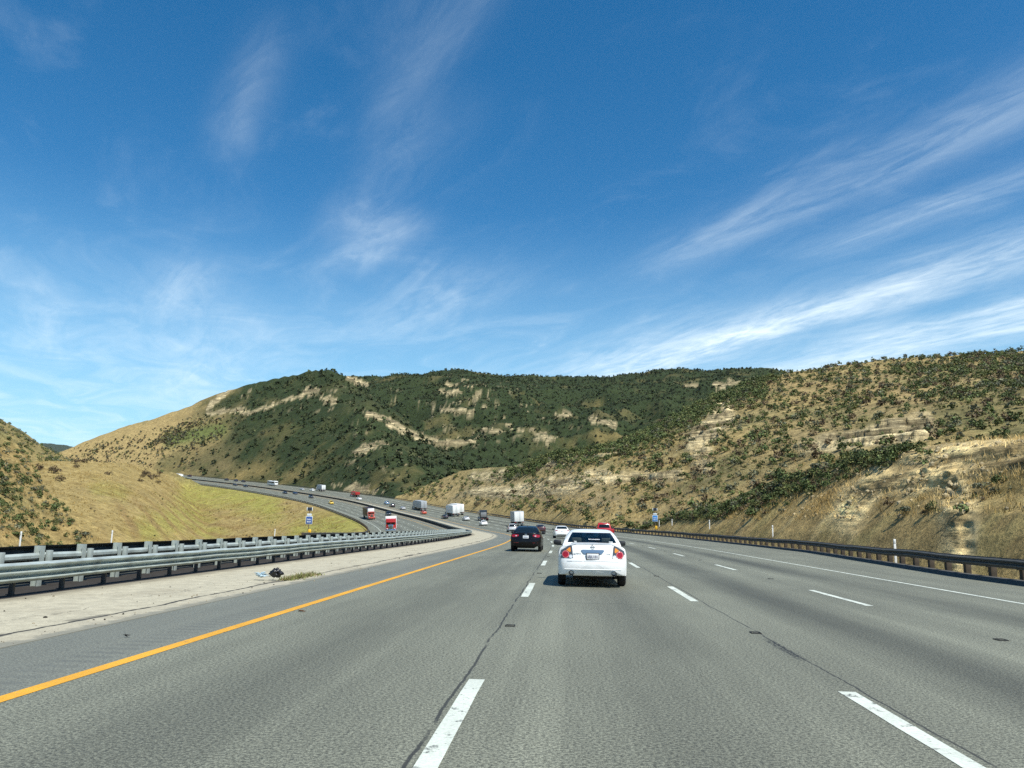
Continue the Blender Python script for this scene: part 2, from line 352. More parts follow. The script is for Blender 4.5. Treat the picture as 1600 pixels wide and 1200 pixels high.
# rocky ledges on the right-hand cut: steps in height
def ledge(z, h): k = np.floor(z / h); f = z / h - k; return (k + sstep(.25, .6, f)) * h
PX0, PY0 = proj(np.stack([GX, GY, H1], -1))
def polymask(px, py, pts, w):
    best = np.full(px.shape, 1e9)
    for (x0, y0), (x1, y1) in zip(pts[:-1], pts[1:]):
        dx, dy = x1 - x0, y1 - y0; k = np.clip(((px - x0) * dx + (py - y0) * dy) / (dx * dx + dy * dy), 0, 1)
        best = np.minimum(best, np.hypot(px - x0 - k * dx, py - y0 - k * dy))
    return np.exp(-(best / w) ** 2)
inA, inB, inC1, inC2, inD, inE, inF, inG = [(LID == i) for i in range(1, 9)]
inC = inC1 | inC2
midC0 = fbm(GX / 36, GY / 36, 161, 5, .6); rnA = fbm(GX / 5, GY / 5, 71, 4, .6); rnC = fbm(GX / 28, GY / 28, 77, 5, .62)
rockA = inA * np.clip(1.35 * np.maximum(polymask(PX0, PY0, [(1330, 772), (1370, 750), (1425, 748), (1480, 730)], 24), np.maximum(polymask(PX0, PY0, [(1415, 706), (1470, 712), (1540, 704), (1640, 694)], 18), np.maximum(polymask(PX0, PY0, [(1480, 720), (1490, 770), (1500, 815)], 24), polymask(PX0, PY0, [(1500, 738), (1560, 728), (1650, 712)], 11)))) + .45 * rnA - .12, 0, 1)
rockB = inB * np.clip(1.2 * np.maximum(polymask(PX0, PY0, [(745, 748), (840, 752), (960, 748), (1060, 742)], 13), np.maximum(polymask(PX0, PY0, [(1130, 640), (1090, 690), (1100, 730)], 26), np.maximum(polymask(PX0, PY0, [(1260, 700), (1340, 690), (1440, 665)], 24), .7 * polymask(PX0, PY0, [(740, 720), (880, 716), (960, 706)], 8)))) + .6 * rnC - .18, 0, 1)
rockC = inC * np.clip(1.5 * np.maximum.reduce([polymask(PX0, PY0, [(330, 607), (390, 611), (480, 607)], 5), polymask(PX0, PY0, [(480, 596), (500, 610), (520, 628)], 8), polymask(PX0, PY0, [(545, 590), (572, 602)], 5),
    polymask(PX0, PY0, [(575, 648), (610, 656), (640, 676), (690, 692), (740, 692)], 4.5), polymask(PX0, PY0, [(606, 664), (656, 686), (696, 699)], 3.2), polymask(PX0, PY0, [(730, 680), (780, 672), (840, 680), (870, 690)], 12) * .52, polymask(PX0, PY0, [(690, 640), (740, 645)], 4), polymask(PX0, PY0, [(690, 612), (760, 615)], 7) * .7,
    polymask(PX0, PY0, [(1065, 602), (1088, 602)], 3.2), polymask(PX0, PY0, [(1118, 602), (1160, 601)], 4.5), polymask(PX0, PY0, [(920, 655), (960, 665)], 9) * .6, polymask(PX0, PY0, [(860, 648), (890, 650)], 4) * .8, .6 * polymask(PX0, PY0, [(560, 700), (600, 690)], 12), .6 * polymask(PX0, PY0, [(520, 745), (600, 760)], 10)]), 0, 1.2)
xw, yw = A2 * 1100 / 21 + H0 / 40 + 1.8 * midC0, H0 / 4.4 + 2.2 * n2 + 1.6 * fbm(GX / 60, GY / 60, 172, 4); rn9 = fbm(xw, yw, 78, 5, .68); rockC = sstep(.60, .78, np.clip(rockC, 0, 1.0) * 1.0 + .95 * rn9 + .25 * rnC - .12); rockB = sstep(.15, .75, rockB + .3 * rnA)
ROCK = np.clip(rockA + rockB + rockC, 0, 1)
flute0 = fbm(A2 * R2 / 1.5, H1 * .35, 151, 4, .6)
colum = np.abs(fbm(GX / 2.2, GY / 2.2, 91, 3, .6))
def ledge2(z, h): k = np.floor(z / h); f = z / h - k; return (k + sstep(.22, .72, f) * .8 + .2 * f) * h
rockC = np.maximum(rockC, inC * sstep(.36, .52, fbm(xw * 1.3 + 7, yw * 1.2, 79, 4, .65)) * np.clip(polymask(PX0, PY0, [(600, 640), (720, 650), (860, 650)], 38) + polymask(PX0, PY0, [(690, 600), (760, 610)], 18) + polymask(PX0, PY0, [(450, 610), (520, 625)], 22) + polymask(PX0, PY0, [(560, 700), (640, 720)], 26), 0, 1) * .9)
ROCK = np.clip(rockA + rockB + rockC, 0, 1)
H1 = H1 + rockA * (ledge2(H1 + .8 * rnA, 1.3) - H1) * .34 + rockA * .15 * flute0
H1 = H1 + rockB * (ledge(H1 + 1.2 * n3, 2.6) - H1) * .9 + rockC * (ledge(H1 + 3 * n2, 4.2) - H1) * .45 + rockC * rnC * 2
# road bed, cuts and fills
zr_ = zroad(np.clip(S2, -190, 1150), np.clip(T2, -34, np.where(T2 > 0, trr, 0)))
dd = np.maximum(DT, 0)
fill = np.interp(S2, [-200, 150, 300, 1150], [.45, .42, .30, .27])
cut = np.where(T2 > 0, np.interp(S2, [-200, 100, 200, 420, 1150], [.95, .95, .9, .8, .7]), .5)
HC = np.clip(H1, zr_ - fill * dd - .05, zr_ + cut * dd + .05)
HC = np.where(dd > 380, H1, HC)
bed = sstep(1.5, -1.5, DT)
GZ = np.where(valid, HC * (1 - bed) + (zr_ - .45) * bed, H1)
PX1, PY1 = proj(np.stack([GX, GY, GZ], -1))
face = (H1 > HC + .5) & valid          # cut faces beside the road
# ---- what grows where: bare soil, dry grass, green grass, brush and rock (linear base colours)
def mixc(c, k, col): return c * (1 - k[..., None]) + np.array(col) * k[..., None]
big = fbm(GX / 60, GY / 60, 5, 4); mid = fbm(GX / 14, GY / 14, 6, 4, .6); sml = fbm(GX / 3.5, GY / 3.5, 8, 3, .6)
midC = fbm(GX / 36, GY / 36, 61, 5, .6)
soil, dry, shale, grassg, brush, rockc = (.205, .162, .080), (.275, .207, .080), (.172, .152, .088), (.20, .20, .045), (.027, .040, .017), (.40, .335, .205)
C = np.zeros(GX.shape + (3,)) + np.array(soil)
C = mixc(C, np.clip(.5 + 1.2 * big, 0, 1) * .7, dry)
# D and the road embankment: mown dry grass with greener swathes
emb = (LID == 5) | (LID == 0) | ((T2 < -34) & valid & ~inE)
gD = np.clip(1.1 * np.maximum.reduce([polymask(PX1, PY1, [(300, 775), (360, 770), (420, 792)], 26), polymask(PX1, PY1, [(230, 830), (300, 800), (330, 835)], 26) * .7, polymask(PX1, PY1, [(470, 835), (560, 815)], 24), polymask(PX1, PY1, [(150, 765), (190, 770)], 14) * .5]) + .7 * mid - .08, 0, .92)
C = mixc(C, emb * np.clip(.75 + .5 * big, 0, 1), (.243, .188, .080))
C = mixc(C, emb * np.clip(gD, 0, 1), (.222, .215, .058))
C = mixc(C, emb * np.clip(.9 * (sstep(.05, .5, mid) - .1), 0, .5), (.16, .105, .045))
strp = sstep(.2, .9, np.sin((T2 * .55 + S2 * .11) + 2.2 * n2)) * polymask(PX1, PY1, [(200, 820), (290, 805), (350, 835)], 40)
C = mixc(C, emb * np.clip(strp * .75, 0, 1), (.18, .125, .055))
# C1: golden shoulder on the left, brush to the right
gold = inC1 * sstep(60, -40, (PX1 - 290) + (PY1 - 680) * .55 + 75 * midC)
C = mixc(C, gold, (.30, .228, .105)); C = mixc(C, gold * np.clip(sstep(.0, .6, midC) * .55, 0, 1), (.25, .19, .085)); C = mixc(C, gold * sstep(.05, .5, mid + .5 * midC) * sstep(60, 260, PX1) * .6, (.13, .12, .055))
ggr = inC1 * np.clip(1.3 * polymask(PX1, PY1, [(265, 688), (300, 680), (345, 672)], 13) + .3 * midC - .05, 0, 1)
C = mixc(C, ggr, (.115, .135, .045))
brC = inC * (1 - gold) * (1 - ggr) * np.clip(1.15 + .9 * midC - .8 * sstep(400, 310, PX1) * inC1 - .45 * polymask(PX1, PY1, [(360, 735), (420, 740), (470, 750)], 22) , 0, 1)
C = mixc(C, brC, brush)
C = mixc(C, inC * (1 - gold) * np.clip(sstep(.15, .6, mid) * .35 * (1 - ROCK), 0, 1), (.046, .058, .021))
# B
crB = inB * sstep(.80, .93, UU + .10 * midC) * sstep(760, 830, PX1) * sstep(1230, 1150, PX1)
crB = np.maximum(crB, inB * polymask(PX1, PY1, [(880, 712), (1000, 682), (1110, 628), (1180, 600)], 14))
shB = inB * np.clip(sstep(-.1, .5, big) * .8, 0, 1)
C = mixc(C, shB, shale)
C = mixc(C, inB * np.clip(polymask(PX1, PY1, [(1150, 605), (1300, 605), (1420, 612), (1560, 640)], 14) + .4 * mid - .2, 0, 1), (.24, .178, .085))
C = mixc(C, inB * sstep(.05, .45, mid) * .55, (.105, .105, .045))
C = mixc(C, inB * sstep(.2, .65, midC + .25 * sstep(1380, 1560, PX1)) * .65, (.075, .08, .035))
C = mixc(C, np.clip(crB, 0, 1) * .85, (.05, .065, .026))
talus = inB * np.clip(polymask(PX1, PY1, [(700, 775), (790, 765), (880, 775), (960, 782)], 20) + .3 * mid - .1, 0, 1)
C = mixc(C, talus * .8, (.215, .175, .105))
C = mixc(C, inB * np.clip(sstep(24, 4, dd) * sstep(-.2, .3, mid) * .7, 0, 1), (.265, .198, .088))
# A: grassy toe, brush along the crest
crA = inA * sstep(.74, .90, UU + .12 * rnA) * sstep(1470, 1380, PX1)
C = mixc(C, inA * np.clip(.6 + .6 * mid, 0, 1), (.222, .162, .074)); C = mixc(C, inA * np.clip(sstep(.0, .5, sml) * .5, 0, 1), (.15, .13, .055))
C = mixc(C, inA * np.clip(polymask(PX1, PY1, [(1490, 780), (1500, 830)], 34) * 1.1 + .3 * rnA - .1, 0, 1) * .75, (.27, .24, .14))
C = mixc(C, np.clip(crA, 0, 1) * .8, (.06, .065, .03))
C = mixc(C, inG * np.clip(.55 + .8 * mid, 0, 1) * .7, (.12, .115, .055))
# E
C = mixc(C, inE * np.clip(.45 + .9 * mid, 0, 1) * .75, (.085, .095, .042))
C = mixc(C, inE * sstep(.1, .5, big) * .35, (.25, .175, .085))
C = mixc(C, inF * 1.0, (.035, .045, .03))
C = mixc(C, ROCK * np.clip(.95 + .25 * sml, 0, 1), rockc)
C = mixc(C, rockA * .75, (.50, .385, .185)); C = mixc(C, rockA * sstep(.12, .32, flute0) * .4, (.17, .125, .06))  # shade in the cliff clefts is painted into the rock colour
C *= (1 + .22 * sml * np.where(inC | inF, .3, 1) + .12 * mid)[..., None]
C *= np.where(face & inB, 1.05, 1)[..., None]
C *= np.where(inA, 1.38, np.where(inB, 1.24, np.where(inC, 1.0, 1.17)))[..., None] * np.array([1.02, 1.0, .92])
C = np.clip(C, .008, .7)
V = np.stack([GX, GY, GZ], -1)
# strata: rock bands stick out horizontally so ledges catch the light
tow = np.stack([-GX / R2, -GY / R2], -1)
st = (fbm(GZ * .0 + A2 * 40, GZ * np.where(inC, .12, .8), 51, 3, .7)) * ROCK
flute = fbm(A2 * R2 / 1.3, GZ * .22, 151, 3, .6) + .5 * fbm(A2 * R2 / .45, GZ * .3, 152, 2, .6)
V[..., :2] += tow * (rockA * flute * .5)[..., None]
V[..., :2] += tow * (st * np.choose(LID, [0, 1.0, 1.6, 4, 5, 0, 0, 0, 0]))[..., None]
Fq = grid_faces(len(RR), len(AZ), True)
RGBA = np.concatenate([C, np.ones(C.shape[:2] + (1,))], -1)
# ---- ground shader: vertex base colour, broken up by world-space noise; rock gets strata
tm, N, L, b = new_mat('hillside_ground')
at = N.new('ShaderNodeAttribute'); at.attribute_name = 'tint'; ar = N.new('ShaderNodeAttribute'); ar.attribute_name = 'rock'; ad = N.new('ShaderNodeAttribute'); ad.attribute_name = 'scale'
ge = N.new('ShaderNodeNewGeometry')
def tnoise(sc, det, ro=.6, vec=None):
    n = N.new('ShaderNodeTexNoise'); n.inputs['Scale'].default_value = sc; n.inputs['Detail'].default_value = det; n.inputs['Roughness'].default_value = ro
    L.new(vec or ge.outputs['Position'], n.inputs['Vector']); return n.outputs['Fac']
def tremap(x, a, b_, c=0., d=1.):
    n = N.new('ShaderNodeMapRange'); n.inputs[1].default_value = a; n.inputs[2].default_value = b_; n.inputs[3].default_value = c; n.inputs[4].default_value = d; L.new(x, n.inputs[0]); return n.outputs[0]
def tmath(op, a, b_=None):
    n = N.new('ShaderNodeMath'); n.operation = op
    for i, v in enumerate((a, b_)):
        if v is None: continue
        if isinstance(v, (int, float)): n.inputs[i].default_value = v
        else: L.new(v, n.inputs[i])
    return n.outputs[0]
f1, f2, f3 = tnoise(.45, 9, .68), tnoise(2.6, 6, .65), tnoise(9, 4, .6)
k = tmath('MULTIPLY', tremap(f1, .3, .7, .55, 1.45), tremap(f2, .3, .7, .7, 1.3)); k = tmath('MULTIPLY', k, tremap(f3, .3, .7, .8, 1.2))
mp = N.new('ShaderNodeMapping'); mp.inputs['Scale'].default_value = (.12, .12, 1.5); L.new(ge.outputs['Position'], mp.inputs['Vector'])
sn = tnoise(1.0, 7, .6, mp.outputs[0])
stra = tremap(sn, .42, .56, .5, 1.2)
mp2 = N.new('ShaderNodeMapping'); mp2.inputs['Scale'].default_value = (.02, .02, .26); L.new(ge.outputs['Position'], mp2.inputs['Vector'])
sn2 = tnoise(1.0, 8, .68, mp2.outputs[0]); stra = tmath('MULTIPLY', stra, tremap(sn2, .42, .56, .42, 1.15))
ks = tmath('ADD', tmath('MULTIPLY', tmath('SUBTRACT', stra, 1.0), ar.outputs['Fac']), 1.0)
k = tmath('MULTIPLY', k, ks)
sc = N.new('ShaderNodeVectorMath'); sc.operation = 'SCALE'; L.new(at.outputs['Color'], sc.inputs[0]); L.new(k, sc.inputs['Scale']); L.new(sc.outputs[0], b.inputs['Base Color'])
b.inputs['Roughness'].default_value = .95; b.inputs['Specular IOR Level'].default_value = .12
bp = N.new('ShaderNodeBump'); bp.inputs['Strength'].default_value = .75; bp.inputs['Distance'].default_value = .9
hh = tmath('ADD', tmath('MULTIPLY', f1, .9), tmath('MULTIPLY', f2, .35)); hh = tmath('ADD', hh, tmath('MULTIPLY', tmath('MULTIPLY', sn, ar.outputs['Fac']), 1.6))
L.new(hh, bp.inputs['Height']); L.new(bp.outputs[0], b.inputs['Normal'])
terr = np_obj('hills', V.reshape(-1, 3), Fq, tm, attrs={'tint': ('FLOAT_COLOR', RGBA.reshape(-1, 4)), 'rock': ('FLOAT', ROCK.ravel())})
tag(terr, kind='structure')
# heights for planting things
def ground_z(x, y):
    r = np.hypot(x, y); a = np.arctan2(x, y)
    i = np.clip(np.searchsorted(RR, r) - 1, 0, len(RR) - 2); j = np.clip(np.searchsorted(AZ, a) - 1, 0, len(AZ) - 2)
    fr = np.clip((r - RR[i]) / (RR[i + 1] - RR[i]), 0, 1); fa = np.clip((a - AZ[j]) / (AZ[j + 1] - AZ[j]), 0, 1)
    z = (GZ[i, j] * (1 - fa) + GZ[i, j + 1] * fa) * (1 - fr) + (GZ[i + 1, j] * (1 - fa) + GZ[i + 1, j + 1] * fa) * fr
    return z, i, j
# ------------------------------------------------------------------ road sheets
def strip(name, s, ts, m, dz, parent=None, kind='structure', skirt=0., taper=None):
    s = np.asarray(s, float); ts = np.asarray(ts, float)
    S, T = np.meshgrid(s, ts, indexing='ij')
    P = road(S, T, dz)
    if skirt:
        e0, e1 = P[:, :1].copy(), P[:, -1:].copy(); e0[..., 2] -= skirt; e1[..., 2] -= skirt
        P = np.concatenate([e0, P, e1], 1); S = np.concatenate([S[:, :1], S, S[:, -1:]], 1); T = np.concatenate([T[:, :1], T, T[:, -1:]], 1)
    st = np.stack([S, T, 0 * S], -1)
    o = np_obj(name, P.reshape(-1, 3), grid_faces(*S.shape), m, parent, attrs={'st': ('FLOAT_VECTOR', st.reshape(-1, 3))}, smooth=False)
    if not parent: tag(o, kind=kind)
    return o
def st_mat(name):
    m, N, L, b = new_mat(name); a = N.new('ShaderNodeAttribute'); a.attribute_name = 'st'; g = N.new('ShaderNodeNewGeometry')
    sp = N.new('ShaderNodeSeparateXYZ'); L.new(a.outputs['Vector'], sp.inputs[0])
    class Q: pass
    q = Q(); q.m, q.N, q.L, q.b, q.s, q.t, q.pos, q.st = m, N, L, b, sp.outputs[0], sp.outputs[1], g.outputs['Position'], a.outputs['Vector']
    def mth(op, a_, b_=None, c_=None):
        n = N.new('ShaderNodeMath'); n.operation = op
        for i, v in enumerate((a_, b_, c_)):
            if v is None: continue
            if isinstance(v, (int, float)): n.inputs[i].default_value = v
            else: L.new(v, n.inputs[i])
        return n.outputs[0]
    def noise(sc, det=4, ro=.6, vec=None, scl=None):
        v = vec or q.pos
        if scl is not None:
            mp = N.new('ShaderNodeMapping'); mp.inputs['Scale'].default_value = scl; L.new(v, mp.inputs['Vector']); v = mp.outputs[0]
        n = N.new('ShaderNodeTexNoise'); n.inputs['Scale'].default_value = sc; n.inputs['Detail'].default_value = det; n.inputs['Roughness'].default_value = ro
        L.new(v, n.inputs['Vector']); return n.outputs['Fac']
    def rm(x, a_, b_, c_=0., d_=1.):
        n = N.new('ShaderNodeMapRange'); n.interpolation_type = 'SMOOTHSTEP'
        for i, v in enumerate((a_, b_, c_, d_)): n.inputs[i + 1].default_value = v
        L.new(x, n.inputs[0]); return n.outputs[0]
    def line(tt, w, jit=0., jn=None):          # 1 on a line at t = tt
        d = mth('SUBTRACT', q.t, tt)
        if jn is not None: d = mth('ADD', d, mth('MULTIPLY', mth('SUBTRACT', jn, .5), jit))
        return rm(mth('ABSOLUTE', d), w * .5, w, 1, 0)
    def gauss(x, c, w):
        d = mth('DIVIDE', mth('SUBTRACT', x, c), w); return mth('EXPONENT', mth('MULTIPLY', mth('MULTIPLY', d, d), -1))
    def mixrgb(f, a_, b_):
        n = N.new('ShaderNodeMix'); n.data_type = 'RGBA'; L.new(f, n.inputs['Factor'])
        for i, v in ((6, a_), (7, b_)):
            if isinstance(v, tuple): n.inputs[i].default_value = (*v, 1)
            else: L.new(v, n.inputs[i])
        return n.outputs[2]
    def scale(c, k):
        n = N.new('ShaderNodeVectorMath'); n.operation = 'SCALE'
        if isinstance(c, tuple): n.inputs[0].default_value = c
        else: L.new(c, n.inputs[0])
        L.new(k, n.inputs['Scale']); return n.outputs[0]
    q.mth, q.noise, q.rm, q.line, q.gauss, q.mixrgb, q.scale = mth, noise, rm, line, gauss, mixrgb, scale
    return q
LINES = (-.9, 2.77, 6.44)
def asphalt(name, centres, cracks, rumble, base):
    q = st_mat(name); m_, n_ = q.mth, q.noise
    agg, agg2 = n_(34, 3, .75), n_(95, 2, .6)
    k = m_('MULTIPLY', q.rm(agg, .35, .65, .46, 1.58), q.rm(agg2, .32, .68, .58, 1.42))
    patch = n_(1.0, 5, .6, q.st, (.12, .55, 1)); k = m_('MULTIPLY', k, q.rm(patch, .25, .75, .84, 1.15))
    streak = n_(1.0, 4, .6, q.st, (.02, 3.0, 1)); k = m_('MULTIPLY', k, q.rm(streak, .3, .7, .93, 1.07))
    for tc_, amt, w in centres:               # oil-darkened lane centres
        wob = n_(1.0, 3, .6, q.st, (.05, .2, 1))
        k = m_('MULTIPLY', k, m_('SUBTRACT', 1.0, m_('MULTIPLY', m_('MULTIPLY', q.gauss(q.t, tc_, w), amt), q.rm(wob, .25, .6, .55, 1.1))))
    chips = q.rm(n_(85, 1, .5), .70, .78)
    col = q.mixrgb(m_('MULTIPLY', chips, .55), q.scale(base, k), (.36, .37, .32))
    wav = n_(.55, 5, .62, q.st, (.9, .15, 1))
    for tt, w in cracks:
        cm = q.line(tt, w, .2, wav); brk = q.rm(n_(.7, 4, .65),   .34, .48)
        col = q.mixrgb(m_('MULTIPLY', m_('MULTIPLY', cm, brk), .85), col, (.022, .022, .02))
    if cracks:      # a cross crack between the first lane lines and a ravelled joint on the right
        xc = q.rm(m_('ABSOLUTE', m_('ADD', m_('SUBTRACT', q.s, 17.0), m_('MULTIPLY', m_('SUBTRACT', n_(1.0, 5, .6, q.st, (.2, .8, 1)), .5), .9))), .006, .03, 1, 0)
        xc = m_('MULTIPLY', xc, m_('MULTIPLY', q.rm(q.t, -1.0, -.7), q.rm(q.t, 2.6, 2.9, 1, 0))); xc = m_('MULTIPLY', xc, q.rm(n_(2.2, 3), .38, .52))
        col = q.mixrgb(m_('MULTIPLY', xc, .7), col, (.025, .025, .022))
        rv = m_('MULTIPLY', q.line(2.90, .085, .1, wav), m_('MULTIPLY', q.rm(q.s, 10.2, 10.7), q.rm(q.s, 11.9, 12.4, 1, 0)))
        col = q.mixrgb(m_('MULTIPLY', rv, q.rm(n_(26, 2), .42, .56)), col, (.015, .015, .014))
    if rumble:
        wv = m_('SINE', m_('MULTIPLY', q.s, 2 * PI / .30))
        rb = m_('MULTIPLY', m_('MULTIPLY', q.rm(q.t, -5.65, -5.45), q.rm(q.t, -5.12, -5.02, 1, 0)), q.rm(wv, -.5, .8))
        rb = m_('MULTIPLY', rb, q.rm(n_(.7, 3), .3, .6, .5, 1))
        col = q.mixrgb(m_('MULTIPLY', rb, .38), col, (.045, .047, .042))
        sh = q.rm(q.t, -5.0, -4.8, 1, 0)
        col = q.mixrgb(m_('MULTIPLY', sh, .35), col, (.15, .158, .145))
    q.L.new(col, q.b.inputs['Base Color']); q.b.inputs['Roughness'].default_value = .70; q.b.inputs['Specular IOR Level'].default_value = .5
    bp = q.N.new('ShaderNodeBump'); bp.inputs['Strength'].default_value = .55; bp.inputs['Distance'].default_value = .012
    q.L.new(m_('ADD', agg, m_('MULTIPLY', agg2, .5)), bp.inputs['Height']); q.L.new(bp.outputs[0], q.b.inputs['Normal'])
    return q.m
ASPH = (.144, .148, .109)
ours = asphalt('asphalt_worn', [(8.35, .48, .62), (4.6, .46, .70), (1.15, .26, .6), (-2.9, .17, .7), (-.2, -.07, .3), (2.2, -.07, .3), (3.6, -.1, .35), (5.7, -.1, .35), (-4.0, -.07, .3), (7.2, -.1, .3)], [(-1.03, .02), (2.93, .016)], True, ASPH)
theirs = asphalt('asphalt_far_side', [(-16.3, .2, .6), (-20, .25, .6), (-23.6, .3, .6), (-27.2, .3, .6)], [], False, ASPH)
sa = np.unique(np.concatenate([np.arange(-60, 60, 2.0), np.arange(60, 1000, 4.0)]))
t_r = lambda s: np.interp(s, [-200, 30, 58, 110, 180, 1400], [14.9, 14.9, 17.9, 18.9, 15.9, 15.9])
# variable right edge: build by hand so the shoulder widens into the curve
ts = np.array([-6.65, -4.83, -.9, 2.77, 6.44, 10.4, 12.5])
S, T = np.meshgrid(sa, ts, indexing='ij'); S = np.concatenate([S, sa[:, None]], 1); T = np.concatenate([T, t_r(sa)[:, None]], 1)
P = road(S, T); e0, e1 = P[:, :1] - [0, 0, .8], P[:, -1:] - [0, 0, .8]
P = np.concatenate([e0, P, e1], 1); S = np.concatenate([S[:, :1], S, S[:, -1:]], 1); T = np.concatenate([T[:, :1], T, T[:, -1:]], 1)
rd = tag(np_obj('road', P.reshape(-1, 3), grid_faces(*S.shape), ours, smooth=False, attrs={'st': ('FLOAT_VECTOR', np.stack([S, T, 0 * S], -1).reshape(-1, 3))}), kind='structure')
rd2 = strip('road', sa, [-31.8, -29, -25.3, -21.7, -18, -14.4, -12.75], theirs, 0, skirt=.8)
# pale concrete strip under the median barrier
q = st_mat('concrete_strip'); n_ = q.noise; m_ = q.mth
k = m_('MULTIPLY', q.rm(n_(3.0, 8, .7), .3, .7, .82, 1.15), q.rm(n_(45, 3, .6), .3, .7, .82, 1.18))
col = q.scale((.40, .368, .265), k)
col = q.mixrgb(m_('MULTIPLY', q.rm(q.t, -7.6, -6.75), .35), col, (.30, .27, .2))
wv = n_(.6, 6, .65, q.st, (.6, .4, 1))
ck = q.line(-7.28, .05, .55, wv); col = q.mixrgb(m_('MULTIPLY', ck, q.rm(n_(1.3, 3), .25, .4)), col, (.03, .028, .022))
ck2 = m_('MULTIPLY', q.line(-7.34, .16, .6, wv), q.rm(n_(.28, 3, .6, q.st), .52, .60)); col = q.mixrgb(ck2, col, (.04, .037, .03))
ck3 = m_('MULTIPLY', q.line(-8.3, .018, 1.6, n_(.35, 6, .7, q.st)), q.rm(n_(.5, 3), .42, .52)); col = q.mixrgb(m_('MULTIPLY', ck3, .7), col, (.08, .07, .05))
sp = q.rm(n_(9, 2, .5), .70, .74); col = q.mixrgb(m_('MULTIPLY', sp, .6), col, (.10, .085, .06))
eg = q.rm(m_('ADD', q.t, m_('MULTIPLY', m_('SUBTRACT', n_(1.6, 7, .7), .5), .9)), -6.95, -6.78); col = q.mixrgb(m_('MULTIPLY', eg, .8), col, (.17, .17, .135))
stn = m_('MULTIPLY', q.rm(n_(.5, 6, .65), .5, .72), .35); col = q.mixrgb(stn, col, (.20, .17, .11))
bse = m_('MULTIPLY', q.rm(m_('ADD', q.t, m_('MULTIPLY', m_('SUBTRACT', n_(1.1, 5, .65), .5), .8)), -10.3, -9.8, 1, 0), .6); col = q.mixrgb(bse, col, (.12, .10, .065))
q.L.new(col, q.b.inputs['Base Color']); q.b.inputs['Roughness'].default_value = .93
strip('median_strip', sa[sa >= 136], [-12.75, -11.6, -10.42], q.m, .006)
cs = strip('median_strip', sa, [-10.42, -9.5, -8.4, -7.3, -6.65], q.m, .008, skirt=.5)
bed_m = mat('dark_median_ground', (.022, .018, .014), .95, 0, 0, .35, 3, .3)  # very dark ground strip between the two rails, up to the bend
strip('median_bed', sa[sa <= 136], [-12.75, -12.4, -10.4], bed_m, .004)

# paint
def paint_line(name, col, wear):
    q = st_mat(name); n_ = q.noise
    k = q.mth('MULTIPLY', q.rm(n_(30, 4, .65), .3, .7, .84, 1.08), q.rm(n_(.9, 4, .6), .3, .7, .86, 1.05))
    col = q.scale(col, k); w = q.rm(n_(5, 7, .75), wear, wear + .07); w2 = q.rm(n_(70, 2, .6), .24, .30)
    q.L.new(q.mixrgb(q.mth('MULTIPLY', w, w2), (.12, .125, .11), col), q.b.inputs['Base Color']); q.b.inputs['Roughness'].default_value = .6
    return q.m
white_p, yellow_p = paint_line('white_road_paint', (.60, .64, .55), .38), paint_line('yellow_road_paint', (.70, .35, .018), .34)
strip('yellow_edge_line', sa, [-4.91, -4.74], yellow_p, .004, rd)
strip('white_edge_line', sa, [10.33, 10.47], white_p, .004, rd)
strip('yellow_edge_line', sa, [-14.55, -14.40], yellow_p, .004, rd2)
strip('white_edge_line', sa, [-29.08, -28.94], white_p, .004, rd2)
def dashes(name, lines, parent, s0, s1):
    Vs, St, Fs = [], [], []
    for tt in lines:
        k = -1
        while True:
            e = 8.5 + 13.7 * k; k += 1
            if e > s1: break
            a = e - 4.2
            if e < s0: continue
            w = .082
            segs = np.linspace(a, e, 7)
            base = sum(len(v) for v in Vs)
            jl = (rng.random(7) - .5) * .012; jr = (rng.random(7) - .5) * .012
            l = road(segs, np.full(7, tt - w) + jl, .004); r_ = road(segs, np.full(7, tt + w) + jr, .004)
            Vs.append(np.stack([l, r_], 1).reshape(-1, 3)); St.append(np.stack([np.repeat(segs, 2), np.tile([tt - w, tt + w], 7), np.zeros(14)], -1))
            Fs += [[base + 2 * i, base + 2 * i + 1, base + 2 * i + 3, base + 2 * i + 2] for i in range(6)]
    return np_obj(name, np.concatenate(Vs), Fs, white_p, parent, attrs={'st': ('FLOAT_VECTOR', np.concatenate(St))})
dashes('white_lane_dashes', LINES, rd, -6, 760)
dashes('white_lane_dashes', (-18.05, -21.7, -25.35), rd2, 60, 760)
# recessed reflector slots on the lane joints
slot_m = mat('black_rubber', (.012, .012, .012), .7, 0, 0, .2, 30); refl_m = mat('clear_reflector', (.10, .095, .07), .4)
proto = None
where = {0: 'left lane joint', 1: 'second lane joint', 2: 'third lane joint'}
for li, tt in enumerate(LINES):
    for k in range(5):
        s = 12.9 + 13.7 * k
        if proto is None:
            b_ = MB()
            for dx, dy, sx, sy in ((0, -.13, .23, .035), (0, .13, .2, .03), (-.105, 0, .025, .24), (.105, .02, .025, .2)): b_.box((dx, dy, .007), (sx, sy, .014), slot_m, .003)
            proto = b_.build('pavement_marker'); lens = MB().box((0, -.02, .008), (.1, .05, .016), refl_m, .004).build('reflector', proto); o = proto
        else:
            o = proto.copy(); COL.objects.link(o); c = lens.copy(); COL.objects.link(c); c.parent = o
        o.matrix_world = frame_at(s, tt + (.04, .12, .05)[li]) @ Matrix.Translation((0, 0, .004)) @ Matrix.Scale(.66, 4)
        order = ('nearest', 'second nearest', 'third nearest', 'fourth nearest', 'farthest')[k]
        tag(o, f'{order} black recessed road reflector on the {where[li]}', 'road reflector', 'recessed reflectors between the lane dashes')

